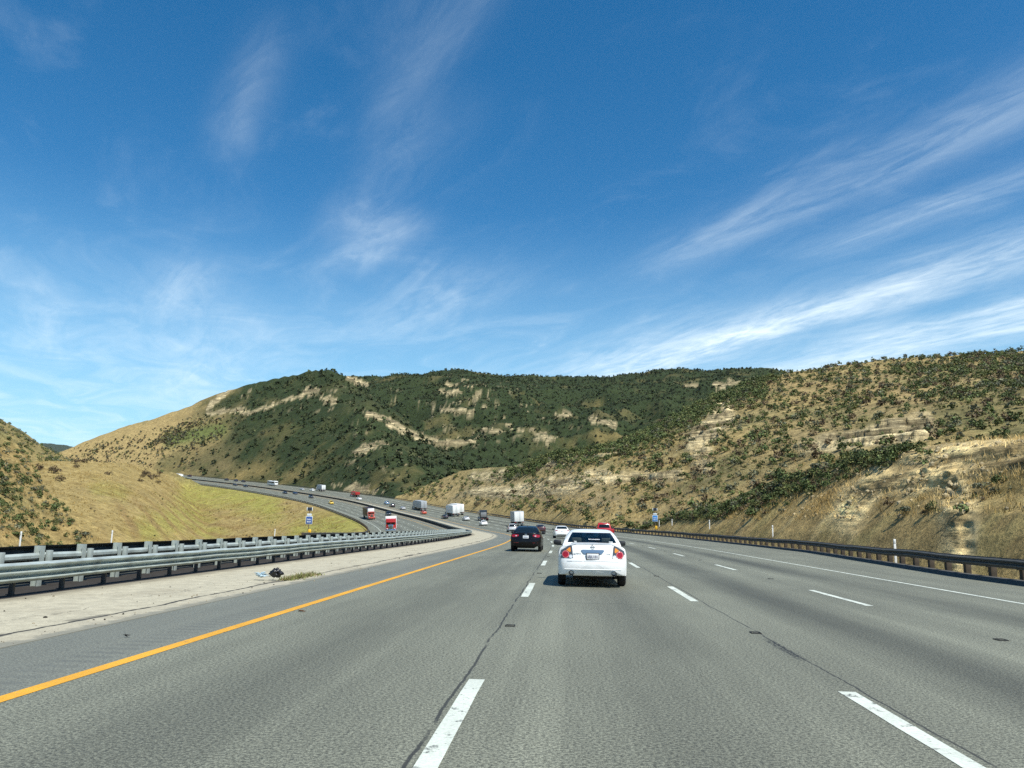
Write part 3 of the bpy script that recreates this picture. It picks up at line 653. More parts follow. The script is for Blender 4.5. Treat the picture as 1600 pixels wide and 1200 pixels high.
# ------------------------------------------------------------------ guardrails
THRIE = [(.05, 0), (.13, .075), (.13, .095), (.012, .13), (0, .145), (.13, .255), (.13, .275), (.012, .31), (0, .325), (.13, .44), (.13, .46), (.012, .495), (0, .51)]
WBEAM = [(0, 0), (0, .025), (.08, .075), (.08, .115), (0, .15), (0, .18), (.08, .215), (.08, .255), (0, .30), (0, .325)]
def rail(name, s, tfun, prof, z0, side, m, parent, hscale=1., dzf=None):
    s = np.asarray(s, float); t0 = tfun(s); zz = dzf(s) if dzf else 0 * s
    t0 = t0 + rng.normal(size=len(s)) * .007; zz = zz + rng.normal(size=len(s)) * .005
    pr = np.array(prof); pr = np.concatenate([pr, (pr - [.012, 0])[::-1]])
    P = np.stack([road(s, t0 + side * d, z0 + h * hscale) + np.stack([0 * s, 0 * s, zz], -1) for d, h in pr], 1)
    return np_obj(name, P.reshape(-1, 3), grid_faces(len(s), len(pr), True), m, parent, smooth=False)
def posts(name, s_list, tt, builder, parent, limit=100, stuff='posts'):
    mesh = None; rest = MB()
    for i, s in enumerate(s_list):
        f = frame_at(s, tt(s) if callable(tt) else tt)
        if i < limit:
            if mesh is None: mesh = builder().mesh(name, 30)
            o = bpy.data.objects.new(name, mesh); COL.objects.link(o); o.parent = parent; o.matrix_world = f
        else:
            b = builder(); vs = [f @ Vector(v) for v in b.v]; idx = b
            rest.add([tuple(v) for v in vs], b.f, b.mats[0])
    if rest.v: tag(rest.build(stuff, parent, 30), kind='stuff')
st_m = steel(); st_k = mat('dark_oxidised_steel', (.06, .066, .062), .85, 0, 0, .25, 3, spec=.12); st_d = mat('weathered_steel', (.085, .085, .078), .7, .25, 0, .2, 3); wood = mat('creosoted_timber', (.065, .05, .034), .85, 0, 0, .3, 6, .3)
sb = np.unique(np.concatenate([np.arange(2, 80, 1.57), np.arange(80, 240, 3.0), np.arange(240, 800, 8.0)]))
near_b = tag(empty('guardrail'), 'galvanised three-ridge steel barrier along the pale strip, in front of the taller post row', 'guardrail')
rail('rail', sb, lambda s: -10.55 + 0 * s, THRIE, .27, 1, st_m, near_b, .72)
def low_post():
    return MB().box((0, 0, .27), (.10, .06, .6), st_d, .006).box((.04, 0, .44), (.12, .14, .3), st_d, .01)
posts('post', [9 + 1.57 * k for k in range(90)], -10.72, low_post, near_b)
far_b = tag(empty('guardrail'), 'taller median barrier with pale square-topped posts behind the three-ridge rail', 'guardrail')
rail('rail', sb, lambda s: -11.85 + 0 * s, THRIE, .04, -1, st_k, far_b, 1.63)
rail('rubrail', sb, lambda s: -11.70 + 0 * s, [(0, 0), (.05, .04), (.05, .10), (0, .15)], .57, 1, st_m, far_b)
def tall_post():
    b = MB()
    b.box((0, 0, .44), (.15, .022, .88), st_m).box((-.07, 0, .44), (.016, .15, .88), st_m).box((.07, 0, .44), (.016, .15, .88), st_m, 0)
    b.box((.13, .16, .60), (.1, .12, .36), st_m, .008)
    return b
posts('post', [9.6 + 1.57 * k for k in range(150)], -11.7, tall_post, far_b)
# shoulder rail on the right: weathered, on timber posts, its line swelling out with the shoulder
tg = lambda s: np.interp(s, [-200, 30, 58, 110, 180, 1400], [14.2, 14.2, 17.0, 18.0, 15.0, 15.0])
sg = np.unique(np.concatenate([np.arange(6, 120, 1.905), np.arange(120, 300, 4), np.arange(300, 800, 8.0)]))
sag = lambda s: .02 * np.sin(s * .23) + .015 * np.sin(s * .71 + 1)
right_b = tag(empty('guardrail'), 'dark weathered rail on timber posts along the right shoulder below the rocky slope', 'guardrail')
rail('rail', sg, tg, WBEAM, .45, -1, st_d, right_b, 1.0, sag)
def wood_post(): return MB().box((.12, 0, .38), (.2, .2, .80), wood, .012).box((.0, 0, .61), (.14, .16, .34), wood, .01)
posts('post', [6 + 1.905 * k for k in range(150)], lambda s: tg(s) + .12, wood_post, right_b)
dike = mat('asphalt_dike', (.06, .06, .055), .9, 0, 0, .2, 8)
P = []
for d, h in ((-.28, 0), (-.2, .13), (.05, .15), (.12, 0)): P.append(road(sg, tg(sg) + d, h))
np_obj('kerb', np.stack(P, 1).reshape(-1, 3), grid_faces(len(sg), 4), dike, rd)
# far shoulder rail of the oncoming side
so_ = np.arange(108, 800, 4.0)
left_b = tag(empty('guardrail'), 'thin grey rail at the top edge of the grass bank on the oncoming side', 'guardrail')
rail('rail', so_, lambda s: -32.3 + 0 * s, WBEAM, .42, 1, st_d, left_b)
posts('post', [108 + 3.81 * k for k in range(150)], -32.45, wood_post, left_b)
# ------------------------------------------------------------------ brush, grass, stones
def leaf_mat(name, rough=.75):
    m, N, L, b = new_mat(name); a = N.new('ShaderNodeAttribute'); a.attribute_name = 'tint'; oi = N.new('ShaderNodeObjectInfo')
    mr = N.new('ShaderNodeMapRange'); mr.inputs[3].default_value = .75; mr.inputs[4].default_value = 1.3; L.new(oi.outputs['Random'], mr.inputs[0])
    sc = N.new('ShaderNodeVectorMath'); sc.operation = 'SCALE'; L.new(a.outputs['Color'], sc.inputs[0]); L.new(mr.outputs[0], sc.inputs['Scale'])
    L.new(sc.outputs[0], b.inputs['Base Color']); b.inputs['Roughness'].default_value = rough; b.inputs['Specular IOR Level'].default_value = .2
    return m
leaf_m, grass_m, stone_m = leaf_mat('shrub_leaves'), leaf_mat('dry_grass', .9), leaf_mat('loose_stone', .9)
def bush_template(n, qs, seed, flat=.8, lobes=4):
    r = np.random.default_rng(seed)
    lc = np.concatenate([[[0, 0, .45]], np.stack([r.uniform(-.55, .55, lobes), r.uniform(-.55, .55, lobes), r.uniform(.15, .5, lobes)], -1)])
    lr = np.concatenate([[.62], r.uniform(.3, .5, lobes)])
    k = r.integers(0, lobes + 1, n)
    d = r.normal(size=(n, 3)); d /= np.linalg.norm(d, axis=1)[:, None]; d[:, 2] = np.where(d[:, 2] < -.25, -d[:, 2], d[:, 2])
    c = lc[k] + d * (lr[k] * r.uniform(.72, 1.05, n))[:, None]; c[:, 2] = np.maximum(c[:, 2], .02) * flat
    nn = d + .9 * r.normal(size=(n, 3)); nn /= np.linalg.norm(nn, axis=1)[:, None]
    u = np.cross(nn, r.normal(size=(n, 3))); u /= np.linalg.norm(u, axis=1)[:, None]; w = np.cross(nn, u)
    q1 = (qs * r.uniform(.6, 1.4, n))[:, None]; q2 = q1 * r.uniform(.5, 1., n)[:, None]
    V = np.stack([c - u * q1, c - w * q2, c + u * q1, c + w * q2], 1)
    return V            # n,4,3 (diamond leaves)
def bush_tint(n, base, r): return np.array(base)[None] * r.uniform(.6, 1.5, (n, 1)) * (1 + r.normal(size=(n, 3)) * .06)
cell_w = R2 * np.gradient(RR)[:, None] * np.gradient(AZ)[None]
Cp = PX1; vis = (PX1 > -60) & (PX1 < 1660) & (PY1 > 480) & (PY1 < 960) & (DT > 2.5)
def scatter(dens, n, seed):
    r = np.random.default_rng(seed); w = (cell_w * dens * vis).ravel(); cs = np.cumsum(w); k = np.searchsorted(cs, r.random(n) * cs[-1])
    i, j = np.unravel_index(np.clip(k, 0, w.size - 1), R2.shape)
    i2 = np.minimum(i + 1, len(RR) - 1)
    rr = RR[i] + (RR[i2] - RR[i]) * (r.random(n) - .5); aa = AZ[j] + (AZ[(j + 1) % len(AZ)] - AZ[j]) * (r.random(n) - .5)
    x, y = rr * np.sin(aa), rr * np.cos(aa); z, _, _ = ground_z(x, y)
    return np.stack([x, y, z], -1), i, j
front = (UU < 1.03)
def clump(sc, sd, th, sharp=.25): return sstep(th, th + sharp, fbm(GX / sc, GY / sc, sd, 3, .6))
dA = inA * (front * .35 * clump(9, 301, .08) * (UU > .2) + 0.6 * np.clip(crA, 0, 1) * (UU < 1.1)) * (1 - .8 * rockA)
dE = inE * front * (.5 * clump(18, 303, -.15) + .15) * 1.0
dB = inB * front * (1 - .6 * talus) * np.clip(.8 + .3 * clump(14, 305, -.05) + 2.5 * np.clip(crB, 0, 1) + 1.2 * sstep(1360, 1560, PX1) * (UU > .45), 0, 3) * np.where(ROCK > .5, .35, 1)
dC = inC * front * np.clip(1.25 * brC + .05, 0, 1.3) * (1 - .93 * np.clip(ROCK * 1.4, 0, 1)) * (1 - gold * .97)
dD = (inD & (UU < .985)) * .02 * np.clip(polymask(PX1, PY1, [(75, 732), (110, 738)], 10) + polymask(PX1, PY1, [(165, 742), (172, 742)], 5) + polymask(PX1, PY1, [(122, 726), (130, 726)], 4) + polymask(PX1, PY1, [(225, 748), (240, 749)], 6), 0, 1)
GREEN, OLIVE, GREYG, BROWN = (.072, .094, .032), (.105, .115, .040), (.11, .115, .07), (.11, .082, .046)
# -- the shrubs one can pick out: 300 separate plants
tmpl = []
for k in range(8):
    V_ = bush_template(230, .105, 500 + k, (1.05, 1.2, .9, 1.3)[k % 4], 3 + k % 4); n = len(V_)
    r = np.random.default_rng(900 + k); base = (GREEN, GREEN, OLIVE, GREEN, GREYG, GREEN, OLIVE, BROWN)[k]
    T_ = np.repeat(bush_tint(n, base, r), 4, 0)
    o = np_obj('shrub', V_.reshape(-1, 3), np.arange(4 * n).reshape(-1, 4), leaf_m, smooth=False, attrs={'tint': ('FLOAT_COLOR', np.concatenate([T_, np.ones((4 * n, 1))], 1))})
    tmpl.append(o)
SHR = [(dA, 150, (.45, 1.15), 'dark green shrub in the brush on the near right bank above the guardrail', 'shrubs on the near right bank', 31),
       (dE, 58, (.7, 1.6), 'dark green shrub on the steep hillside at the far left', 'shrubs on the left hillside', 32),
       (dB * (R2 < 265), 74, (.8, 1.7), 'dark shrub scattered low on the tan rocky hillside right of the curve', 'shrubs on the rocky hillside', 33),
       (dD, 18, (1.6, 3.0), 'brownish bush on the golden grass knoll at the left', 'bushes on the grass knoll', 34)]
used = set()
for dens, n, (r0, r1), lab, grp, sd_ in SHR:
    pts, ii, jj = scatter(dens, n, sd_)
    for p in pts:
        k = rnd.randrange(7) if 'knoll' not in lab else 7
        if k in used: o = tmpl[k].copy(); COL.objects.link(o)
        else: o = tmpl[k]; used.add(k)
        R_ = r0 + (r1 - r0) * rnd.random() ** 1.8
        o.location = (p[0], p[1], p[2] - .06 * R_); o.rotation_euler = (0, 0, rnd.uniform(0, 6.28)); o.scale = (R_ * rnd.uniform(.9, 1.25), R_ * rnd.uniform(.9, 1.25), R_ * rnd.uniform(.75, 1.1))
        tag(o, lab, 'shrub', grp)
for k in range(8):
    if k not in used: bpy.data.objects.remove(tmpl[k])
# -- the rest of the brush, beyond counting
def brush_mass(name, sets, nq, qs):
    Vs, Ts = [], []
    T8 = [bush_template(nq, qs, 700 + k, (1.0, 1.25, .9, 1.1)[k % 4], 2) for k in range(8)]
    for dens, n, (r0, r1), cols, sd_ in sets:
        pts, ii, jj = scatter(dens, n, sd_); r = np.random.default_rng(sd_ + 1)
        k = r.integers(0, 8, n); Rr = r0 + (r1 - r0) * r.random(n) ** 2.0; a = r.uniform(0, 2 * PI, n)
        B = np.stack(T8)[k]                                     # n,nq,4,3
        ca, sa_ = np.cos(a)[:, None, None], np.sin(a)[:, None, None]
        X = (B[..., 0] * ca - B[..., 1] * sa_) * Rr[:, None, None] + pts[:, 0, None, None]; Y = (B[..., 0] * sa_ + B[..., 1] * ca) * Rr[:, None, None] + pts[:, 1, None, None]
        Zz = B[..., 2] * Rr[:, None, None] + pts[:, 2, None, None] - .05 * Rr[:, None, None]
        Vs.append(np.stack([X, Y, Zz], -1).reshape(-1, 3))
        c = np.array(cols)[r.integers(0, len(cols), n)] * r.uniform(.65, 1.35, (n, 1))
        t = c[:, None, None, :] * r.uniform(.65, 1.45, (n, nq, 1, 1)) + np.zeros((n, nq, 4, 3)); Ts.append(t.reshape(-1, 3))
    Vv = np.concatenate(Vs); Tt = np.concatenate(Ts)
    o = np_obj(name, Vv, np.arange(len(Vv)).reshape(-1, 4), leaf_m, smooth=False, attrs={'tint': ('FLOAT_COLOR', np.concatenate([Tt, np.ones((len(Tt), 1))], 1))})
    return tag(o, kind='stuff')
brush_mass('brush', [(dC, 24000, (1.0, 3.4), ((.042, .057, .021), (.050, .067, .024), (.062, .072, .029), (.037, .050, .019)), 41), (inC1 * front * gold * (.2 + clump(30, 333, .0)) * sstep(40, 220, PX1), 1500, (.7, 2.0), (GREYG, BROWN, OLIVE), 42)], 16, .34)
brush_mass('brush', [(dB, 7600, (.35, 1.8), (GREEN, GREEN, OLIVE, GREYG, OLIVE, BROWN), 43), (inB * np.clip(crB, 0, 1) * (UU < 1.05), 1500, (.9, 2.2), (GREEN, OLIVE, GREEN), 47), (inA * np.clip(crA, 0, 1) * (UU < 1.1), 420, (.3, .8), (GREEN, OLIVE, GREEN), 48), (dE, 750, (.35, 1.2), (GREEN, GREEN, OLIVE, GREYG), 44), (dA, 520, (.2, .7), (GREEN, OLIVE, GREYG, BROWN), 45), (inG * front * (.2 + clump(40, 361, 0)), 500, (1.0, 2.4), (OLIVE, GREYG, GREEN), 49), (inD * front * clump(16, 311, .2), 160, (.3, .8), (BROWN, OLIVE), 46)], 72, .15)
# -- dry grass: tufts of thin blades, coloured like the ground they stand on
def grass(name, sets):
    Vs, Ts = [], []
    for dens, n, h0, h1, w, kb, gain, sd_ in sets:
        pts, ii, jj = scatter(dens, n, sd_); r = np.random.default_rng(sd_ + 5)
        P_ = np.repeat(pts, kb, 0); m = len(P_); sp = np.repeat(h0 + (h1 - h0) * r.random(n), kb) * .45
        P_ = P_ + np.stack([r.normal(size=m) * sp, r.normal(size=m) * sp, np.zeros(m)], -1); P_[:, 2] -= .03
        h = np.repeat(h0 + (h1 - h0) * r.random(n), kb) * r.uniform(.6, 1.15, m); a = r.uniform(0, PI, m)
        dv = np.stack([np.cos(a), np.sin(a), 0 * a], -1) * w; le = np.stack([r.normal(size=m) * .28, r.normal(size=m) * .28, np.ones(m)], -1) * h[:, None]
        Vs.append(np.stack([P_ - dv, P_ + dv, P_ + le], 1).reshape(-1, 3))
        c = np.repeat(C[ii, jj], kb, 0) * gain * r.uniform(.7, 1.4, (m, 1)) * np.array([1.04, 1, .92]); Ts.append(np.repeat(c, 3, 0))
    Vv = np.concatenate(Vs); Tt = np.concatenate(Ts)
    o = np_obj(name, Vv, np.arange(len(Vv)).reshape(-1, 3), grass_m, smooth=False, attrs={'tint': ('FLOAT_COLOR', np.concatenate([Tt, np.ones((len(Tt), 1))], 1))})
    return tag(o, kind='stuff')
grass('dry_grass', [((inA | ((T2 > 0) & (LID == 0))) * (R2 < 150) * (1 - .9 * rockA) * (.25 + clump(6, 340, -.1)), 15000, .18, .5, .022, 6, 1.15, 51),
                    (emb * (R2 < 640) * (.3 + clump(20, 341, -.1)), 9000, .3, .8, .12, 4, 1.1, 52),
                    (inE * (R2 < 260), 3000, .25, .6, .07, 4, 1.1, 53), (inB * (R2 < 300) * (dd < 45), 4500, .25, .7, .08, 4, 1.15, 54)])
# -- loose stones on the right-hand slope
pts, ii, jj = scatter(inA * (.15 + 2 * rockA + clump(7, 350, .1)) * (UU < .95), 800, 61)
r = np.random.default_rng(62); n = len(pts)
bm = bmesh.new(); bmesh.ops.create_icosphere(bm, subdivisions=1, radius=1); bm.verts.index_update(); ico = np.array([v.co[:] for v in bm.verts]); fo = np.array([[v.index for v in f.verts] for f in bm.faces]); bm.free(); nv = len(ico)
sz = .035 + .17 * r.random(n) ** 3.5
Vv = pts[:, None] + ico[None] * sz[:, None, None] * (r.uniform(.6, 1.4, (n, 1, 3)) * r.uniform(.78, 1.2, (n, nv, 1))); c = np.array((.50, .41, .24)) * r.uniform(.6, 1.15, (n, 1))
tag(np_obj('rubble', Vv.reshape(-1, 3), (fo[None] + nv * np.arange(n)[:, None, None]).reshape(-1, 3), stone_m, smooth=False, attrs={'tint': ('FLOAT_COLOR', np.concatenate([np.repeat(c, nv, 0), np.ones((nv * n, 1))], 1))}), kind='stuff')
# -- weeds growing from the joint of the strip
r = np.random.default_rng(66); m = 620; s_ = r.uniform(20.7, 23.3, m); t_ = -7.25 + r.normal(size=m) * .12 + .10 * (r.random(m) - .3)
P_ = road(s_, t_, .008); a = r.uniform(0, PI, m); dv = np.stack([np.cos(a), np.sin(a), 0 * a], -1) * .012; le = np.stack([r.normal(size=m) * .07, r.normal(size=m) * .07, r.uniform(.03, .15, m)], -1)
c = np.array((.17, .19, .06)) * r.uniform(.6, 1.4, (m, 1)); c[r.random(m) < .3] = (.28, .22, .11)
tag(np_obj('weeds', np.stack([P_ - dv, P_ + dv, P_ + le], 1).reshape(-1, 3), np.arange(3 * m).reshape(-1, 3), grass_m, smooth=False, attrs={'tint': ('FLOAT_COLOR', np.concatenate([np.repeat(c, 3, 0), np.ones((3 * m, 1))], 1))}), kind='stuff')

# -- grit and small stones swept onto the strip
r = np.random.default_rng(68); n = 320; s_ = 8 + 60 * r.random(n) ** 1.6; t_ = np.where(r.random(n) < .45, -7.0 + r.normal(size=n) * .3, -6.75 - 3.4 * r.random(n)); pts = road(s_, t_, .012); sz = .006 + .022 * r.random(n) ** 3
Vv = pts[:, None] + ico[None] * sz[:, None, None] * (r.uniform(.6, 1.4, (n, 1, 3)) * r.uniform(.78, 1.2, (n, nv, 1))); c = np.where(r.random((n, 1)) < .35, np.array([[.05, .045, .035]]), np.array([[.30, .26, .18]])) * r.uniform(.7, 1.3, (n, 1))
tag(np_obj('gravel', Vv.reshape(-1, 3), (fo[None] + nv * np.arange(n)[:, None, None]).reshape(-1, 3), stone_m, smooth=False, attrs={'tint': ('FLOAT_COLOR', np.concatenate([np.repeat(c, nv, 0), np.ones((nv * n, 1))], 1))}), kind='stuff')
# ------------------------------------------------------------------ vehicles
chrome = mat('bright_trim', (.62, .64, .65), .12, 1.0); black_pl = mat('black_plastic', (.014, .015, .016), .45)
red_lens = mat('red_lens', (.30, .008, .012), .12, 0, .8); red_dark = mat('dark_red_lens', (.16, .008, .01), .12, 0, .8); amber = mat('amber_lens', (.75, .26, .02), .15, 0, .8)
clear_l = mat('clear_lens', (.75, .77, .76), .1, .3, .8); smoke_l = mat('smoked_lens', (.07, .075, .078), .1, 0, .8)
plate_w = mat('plate_white', (.72, .74, .74), .4, 0, 0, .04, 20); plate_b = mat('plate_blue_print', (.05, .07, .22), .5)
under_m = mat('underbody', (.010, .010, .010), .9); seat_m = mat('grey_cloth_seat', (.075, .08, .08), .9, 0, 0, .15, 12); alloy = mat('alloy_rim', (.42, .43, .44), .3, .9); cream_seat = mat('pale_cloth_seat', (.26, .30, .27), .9, 0, 0, .1, 12)
def see_glass():
    if 'car_glass' in MATS: return MATS['car_glass']
    m, N, L, b = new_mat('car_glass'); t = N.new('ShaderNodeBsdfTransparent'); t.inputs[0].default_value = (.68, .76, .72, 1)
    g = N.new('ShaderNodeBsdfGlossy'); g.inputs['Roughness'].default_value = .03; g.inputs[0].default_value = (.85, .9, .9, 1)
    fr = N.new('ShaderNodeFresnel'); fr.inputs[0].default_value = 1.5; mx = N.new('ShaderNodeMixShader'); L.new(fr.outputs[0], mx.inputs[0]); L.new(t.outputs[0], mx.inputs[1]); L.new(g.outputs[0], mx.inputs[2])
    L.new(mx.outputs[0], N['Material Output'].inputs['Surface']); MATS['car_glass'] = m; return m
SEDAN = dict(L=4.82, W=.905, wr=1.02, wf=3.85, deck=[(0, 1.06), (.25, 1.105), (.66, 1.125), (.80, .88), (3.45, .88), (3.60, 1.0), (4.1, .93), (4.55, .82), (4.82, .72)],
             belt=[(0, .98), (.3, 1.02), (1.2, 1.0), (2.4, .95), (3.6, .91), (4.4, .80), (4.82, .66)], plan=[(0, .84), (.25, .868), (.8, .90), (2.4, .905), (4.0, .895), (4.5, .83), (4.82, .70)],
             cab=[(.93, .58, 3.78, .82), (1.115, .74, 3.48, .755), (1.20, .90, 3.24, .715), (1.29, 1.10, 2.96, .66), (1.372, 1.32, 2.72, .60), (1.435, 1.58, 2.5, .53), (1.468, 2.0, 2.28, .38)], floor=.285, rear=1)
SUV = dict(L=4.6, W=.91, wr=.92, wf=3.65, deck=[(0, .95), (.25, 1.02), (.30, .85), (3.2, .85), (3.35, 1.06), (4.0, 1.0), (4.4, .92), (4.6, .8)],
           belt=[(0, .96), (.3, 1.0), (2.4, 1.0), (3.4, .98), (4.2, .9), (4.6, .74)], plan=[(0, .84), (.25, .87), (.8, .905), (2.4, .91), (3.8, .90), (4.3, .85), (4.6, .72)],
           cab=[(.95, .12, 3.55, .84), (1.05, .17, 3.36, .81), (1.22, .24, 3.08, .76), (1.4, .34, 2.8, .70), (1.54, .46, 2.58, .65), (1.63, .62, 2.38, .58), (1.665, .95, 2.1, .42)], floor=.30, rear=1)
def tab(T, y): T = np.array(T); return np.interp(y, T[:, 0], T[:, 1])
def car_mesh(sp, pm, glass, seethrough):
    """body and glasshouse in metres, rear bumper at y = 0, nose towards +y"""
    L_, f = sp['L'], sp['floor']; ra, zc = .37, .325
    ys = np.unique(np.concatenate([np.linspace(.25, L_ - .3, 18), *[w + np.linspace(-ra, ra, 11) for w in (sp['wr'], sp['wf'])]])); ys = ys[(ys >= .25) & (ys <= L_ - .28)]
    B = MB(); rings = []
    def outline(y):
        w, zb, hz = tab(sp['plan'], y), tab(sp['belt'], y), tab(sp['deck'], y)
        a = f + .02
        for wy in (sp['wr'], sp['wf']):
            if abs(y - wy) < ra: a = max(a, zc + math.sqrt(max(ra * ra - (y - wy) ** 2, 0)))
        m1 = max(a + .03, .5 * (f + zb)); m2 = max(m1 + .02, zb - .16)
        h = [(0, f), (w - .30, f), (w - .30, a), (w - .02, a), (w - .002, a + .025), (w + .006, m1), (w, m2), (w - .03, zb - .05), (w - .085, zb), (.55 * w, hz - .008), (0, hz)]
        return h + [(-x, z) for x, z in h[-2:0:-1]]
    for y in ys: rings.append([(x, y, z) for x, z in outline(y)])
    n = len(rings[0])
    def prof(z): return .05 * max(0, (.46 - z) / .13) + (.055 + .22 * (z - .74) if z > .74 else .055 * sstep(.67, .74, z))
    def endcap(y0, sgn, ylen):
        out = []
        o = outline(y0); c = .68
        for k, dy in ((.985, .42), (.955, .68), (.90, .86), (.82, .95), (.6, 1.0), (.3, 1.02)):
            r_ = []
            for x, z in o:
                X, Z_ = x * k, c + (z - c) * (k + (1 - k) * .55 if k > .7 else k)
                yy = y0 + sgn * ylen * dy
                if sgn < 0: yy += float(prof(Z_)) * min(1, (1 - k) * 9) + .10 * abs(X / .85) ** 3
                else: yy -= .30 * max(0, Z_ - .55) + .22 * abs(X / .8) ** 2.2
                r_.append((X, yy, Z_))
            out.append(r_)
        return out
    allr = endcap(ys[0], -1, ys[0])[::-1] + rings + endcap(ys[-1], 1, L_ - ys[-1])
    vs = [p for r_ in allr for p in r_]; nr = len(allr)
    fs = [tuple(q_) for q_ in grid_faces(nr, n, True)] + [tuple(range(n)), tuple(range((nr - 1) * n, nr * n))]
    B.add(vs, fs, pm)
    # glasshouse rings
    G, P = MB(), {}
    lev = []
    for z, yr, yf, w in sp['cab']:
        e = .86 * w
        h = [(0, yr), (.35 * w, yr + .008), (.7 * w, yr + .035), (e, yr + .075), (w - .012, yr + .15), (w, yr + .24)]
        ya, yb = yr + .24, yf - .30
        h += [(w + .004, ya + (yb - ya) * k) for k in (.06, .46, .52, .97)]
        h += [(w, yf - .28), (w - .02, yf - .16), (e, yf - .08), (.7 * w, yf - .035), (.35 * w, yf - .008), (0, yf)]
        h += [(-x, y) for x, y in h[-2:0:-1]]
        lev.append([(x, y, z) for x, y in h])
    m = len(lev[0]); half = 15
    def pane_of(lv, k):          # which pane does cell (level, column) belong to
        if not 1 <= lv <= 3: return None
        kk = k if k < half else m - 1 - k
        if kk <= 2: return 'rear_window'
        if kk in (6, 8): return 'side_window' + ('' if k < half else '.l') + ('a' if kk == 6 else 'b')
        if 12 <= kk <= 14: return 'windscreen'
        return None
    vs = [p for l in lev for p in l]; fs = []
    for lv in range(len(lev) - 1):
        for k in range(m):
            q_ = (lv * m + k, lv * m + (k + 1) % m, (lv + 1) * m + (k + 1) % m, (lv + 1) * m + k); pn = pane_of(lv, k)
            if pn: P.setdefault(pn, []).append(q_)
            else: fs.append(q_)
    fs.append(tuple(range((len(lev) - 1) * m, len(lev) * m)))
    G.add(vs, fs, pm)
    panes = {}
    for pn, qs in P.items():
        M_ = MB(); idx = sorted({i for q_ in qs for i in q_}); mp_ = {i: j for j, i in enumerate(idx)}
        M_.add([vs[i] for i in idx], [tuple(mp_[i] for i in q_) for q_ in qs], glass); panes[pn] = M_
    B.join(G)
    return B, panes
def wheel(c, r, w, rim_m, side):
    t = MB(); cx = c[0]
    t.lathe(c, (side, 0, 0), [(-w, .05), (-w, r * .66), (-w * .98, r * .9), (-w * .85, r * .985), (-w * .5, r), (-w * .15, r * .985), (0, r * .9), (.0, r * .68), (-.03, r * .64)], rubber(), 22)
    rm_ = MB(); rm_.lathe(c, (side, 0, 0), [(-.03, r * .65), (-.012, r * .63), (-.035, r * .55), (-.02, r * .2), (-.01, .01)], rim_m, 22)
    return t, rm_
def poly_on(bvh, poly, m, off=.006, sub=.05, thick=.012, y0=-1.0, dy=1):
    """an outline (x, z) laid over the body's rear (or nose) as a thin solid lens"""
    pts = []
    for (x0, z0), (x1, z1) in zip(poly, poly[1:] + poly[:1]):
        k = max(1, int(math.hypot(x1 - x0, z1 - z0) / sub)); pts += [(x0 + (x1 - x0) * i / k, z0 + (z1 - z0) * i / k) for i in range(k)]
    cx = sum(p[0] for p in pts) / len(pts); cz = sum(p[1] for p in pts) / len(pts)
    def yy(x, z):
        h = bvh.ray_cast(Vector((x, y0, z)), Vector((0, dy, 0)))
        return h[0].y if h[0] else None
    rings = [[(cx + (x - cx) * k, cz + (z - cz) * k) for x, z in pts] for k in (1, .66, .33)]
    yl = [[yy(x, z) for x, z in r_] for r_ in rings]; known = [v_ for r_ in yl for v_ in r_ if v_ is not None] or [0]
    n = len(pts); M_ = MB(); vs = [(x, (max(known) if dy > 0 else min(known)) if v_ is None else v_, z) for r_, l in zip(rings, yl) for (x, z), v_ in zip(r_, l)]
    vs.append((cx, yy(cx, cz) or known[0], cz))
    vs = [(x, y - dy * off, z) for x, y, z in vs]; nb = len(vs); vs += [(x, y + dy * thick, z) for x, y, z in vs[:n]]
    fs = [tuple(q_) for q_ in grid_faces(3, n, True)] + [(2 * n + i, 2 * n + (i + 1) % n, 3 * n) for i in range(n)] + [(i, (i + 1) % n, nb + (i + 1) % n, nb + i) for i in range(n)]
    M_.add(vs, fs, m); return M_
def circ(cx, cz, r, n=18, sx=1.): return [(cx + sx * r * math.cos(2 * PI * i / n), cz + r * math.sin(2 * PI * i / n)) for i in range(n)]
def mir(poly): return [(-x, z) for x, z in poly][::-1]
class Veh:
    """collects named parts; far vehicles are joined into one mesh"""
    def __init__(s): s.parts = []
    def p(s, name, mb, parent=None, label=None): s.parts.append((name, mb, parent, label)); return len(s.parts) - 1
    def place(s, name, mw, label, cat, group=None, joined=False):
        if joined:
            J = MB()
            for nm, mb, pa, lb in s.parts: J.join(mb)
            o = J.build(name); o.matrix_world = mw; return tag(o, label, cat, group)
        e = tag(empty(name, mw=mw), label, cat, group); objs = []
        for nm, mb, pa, lb in s.parts:
            o = mb.build(nm); o.parent = objs[pa] if pa is not None else e
            if lb: o['label'] = lb
            objs.append(o)
        s.objs = objs; return e
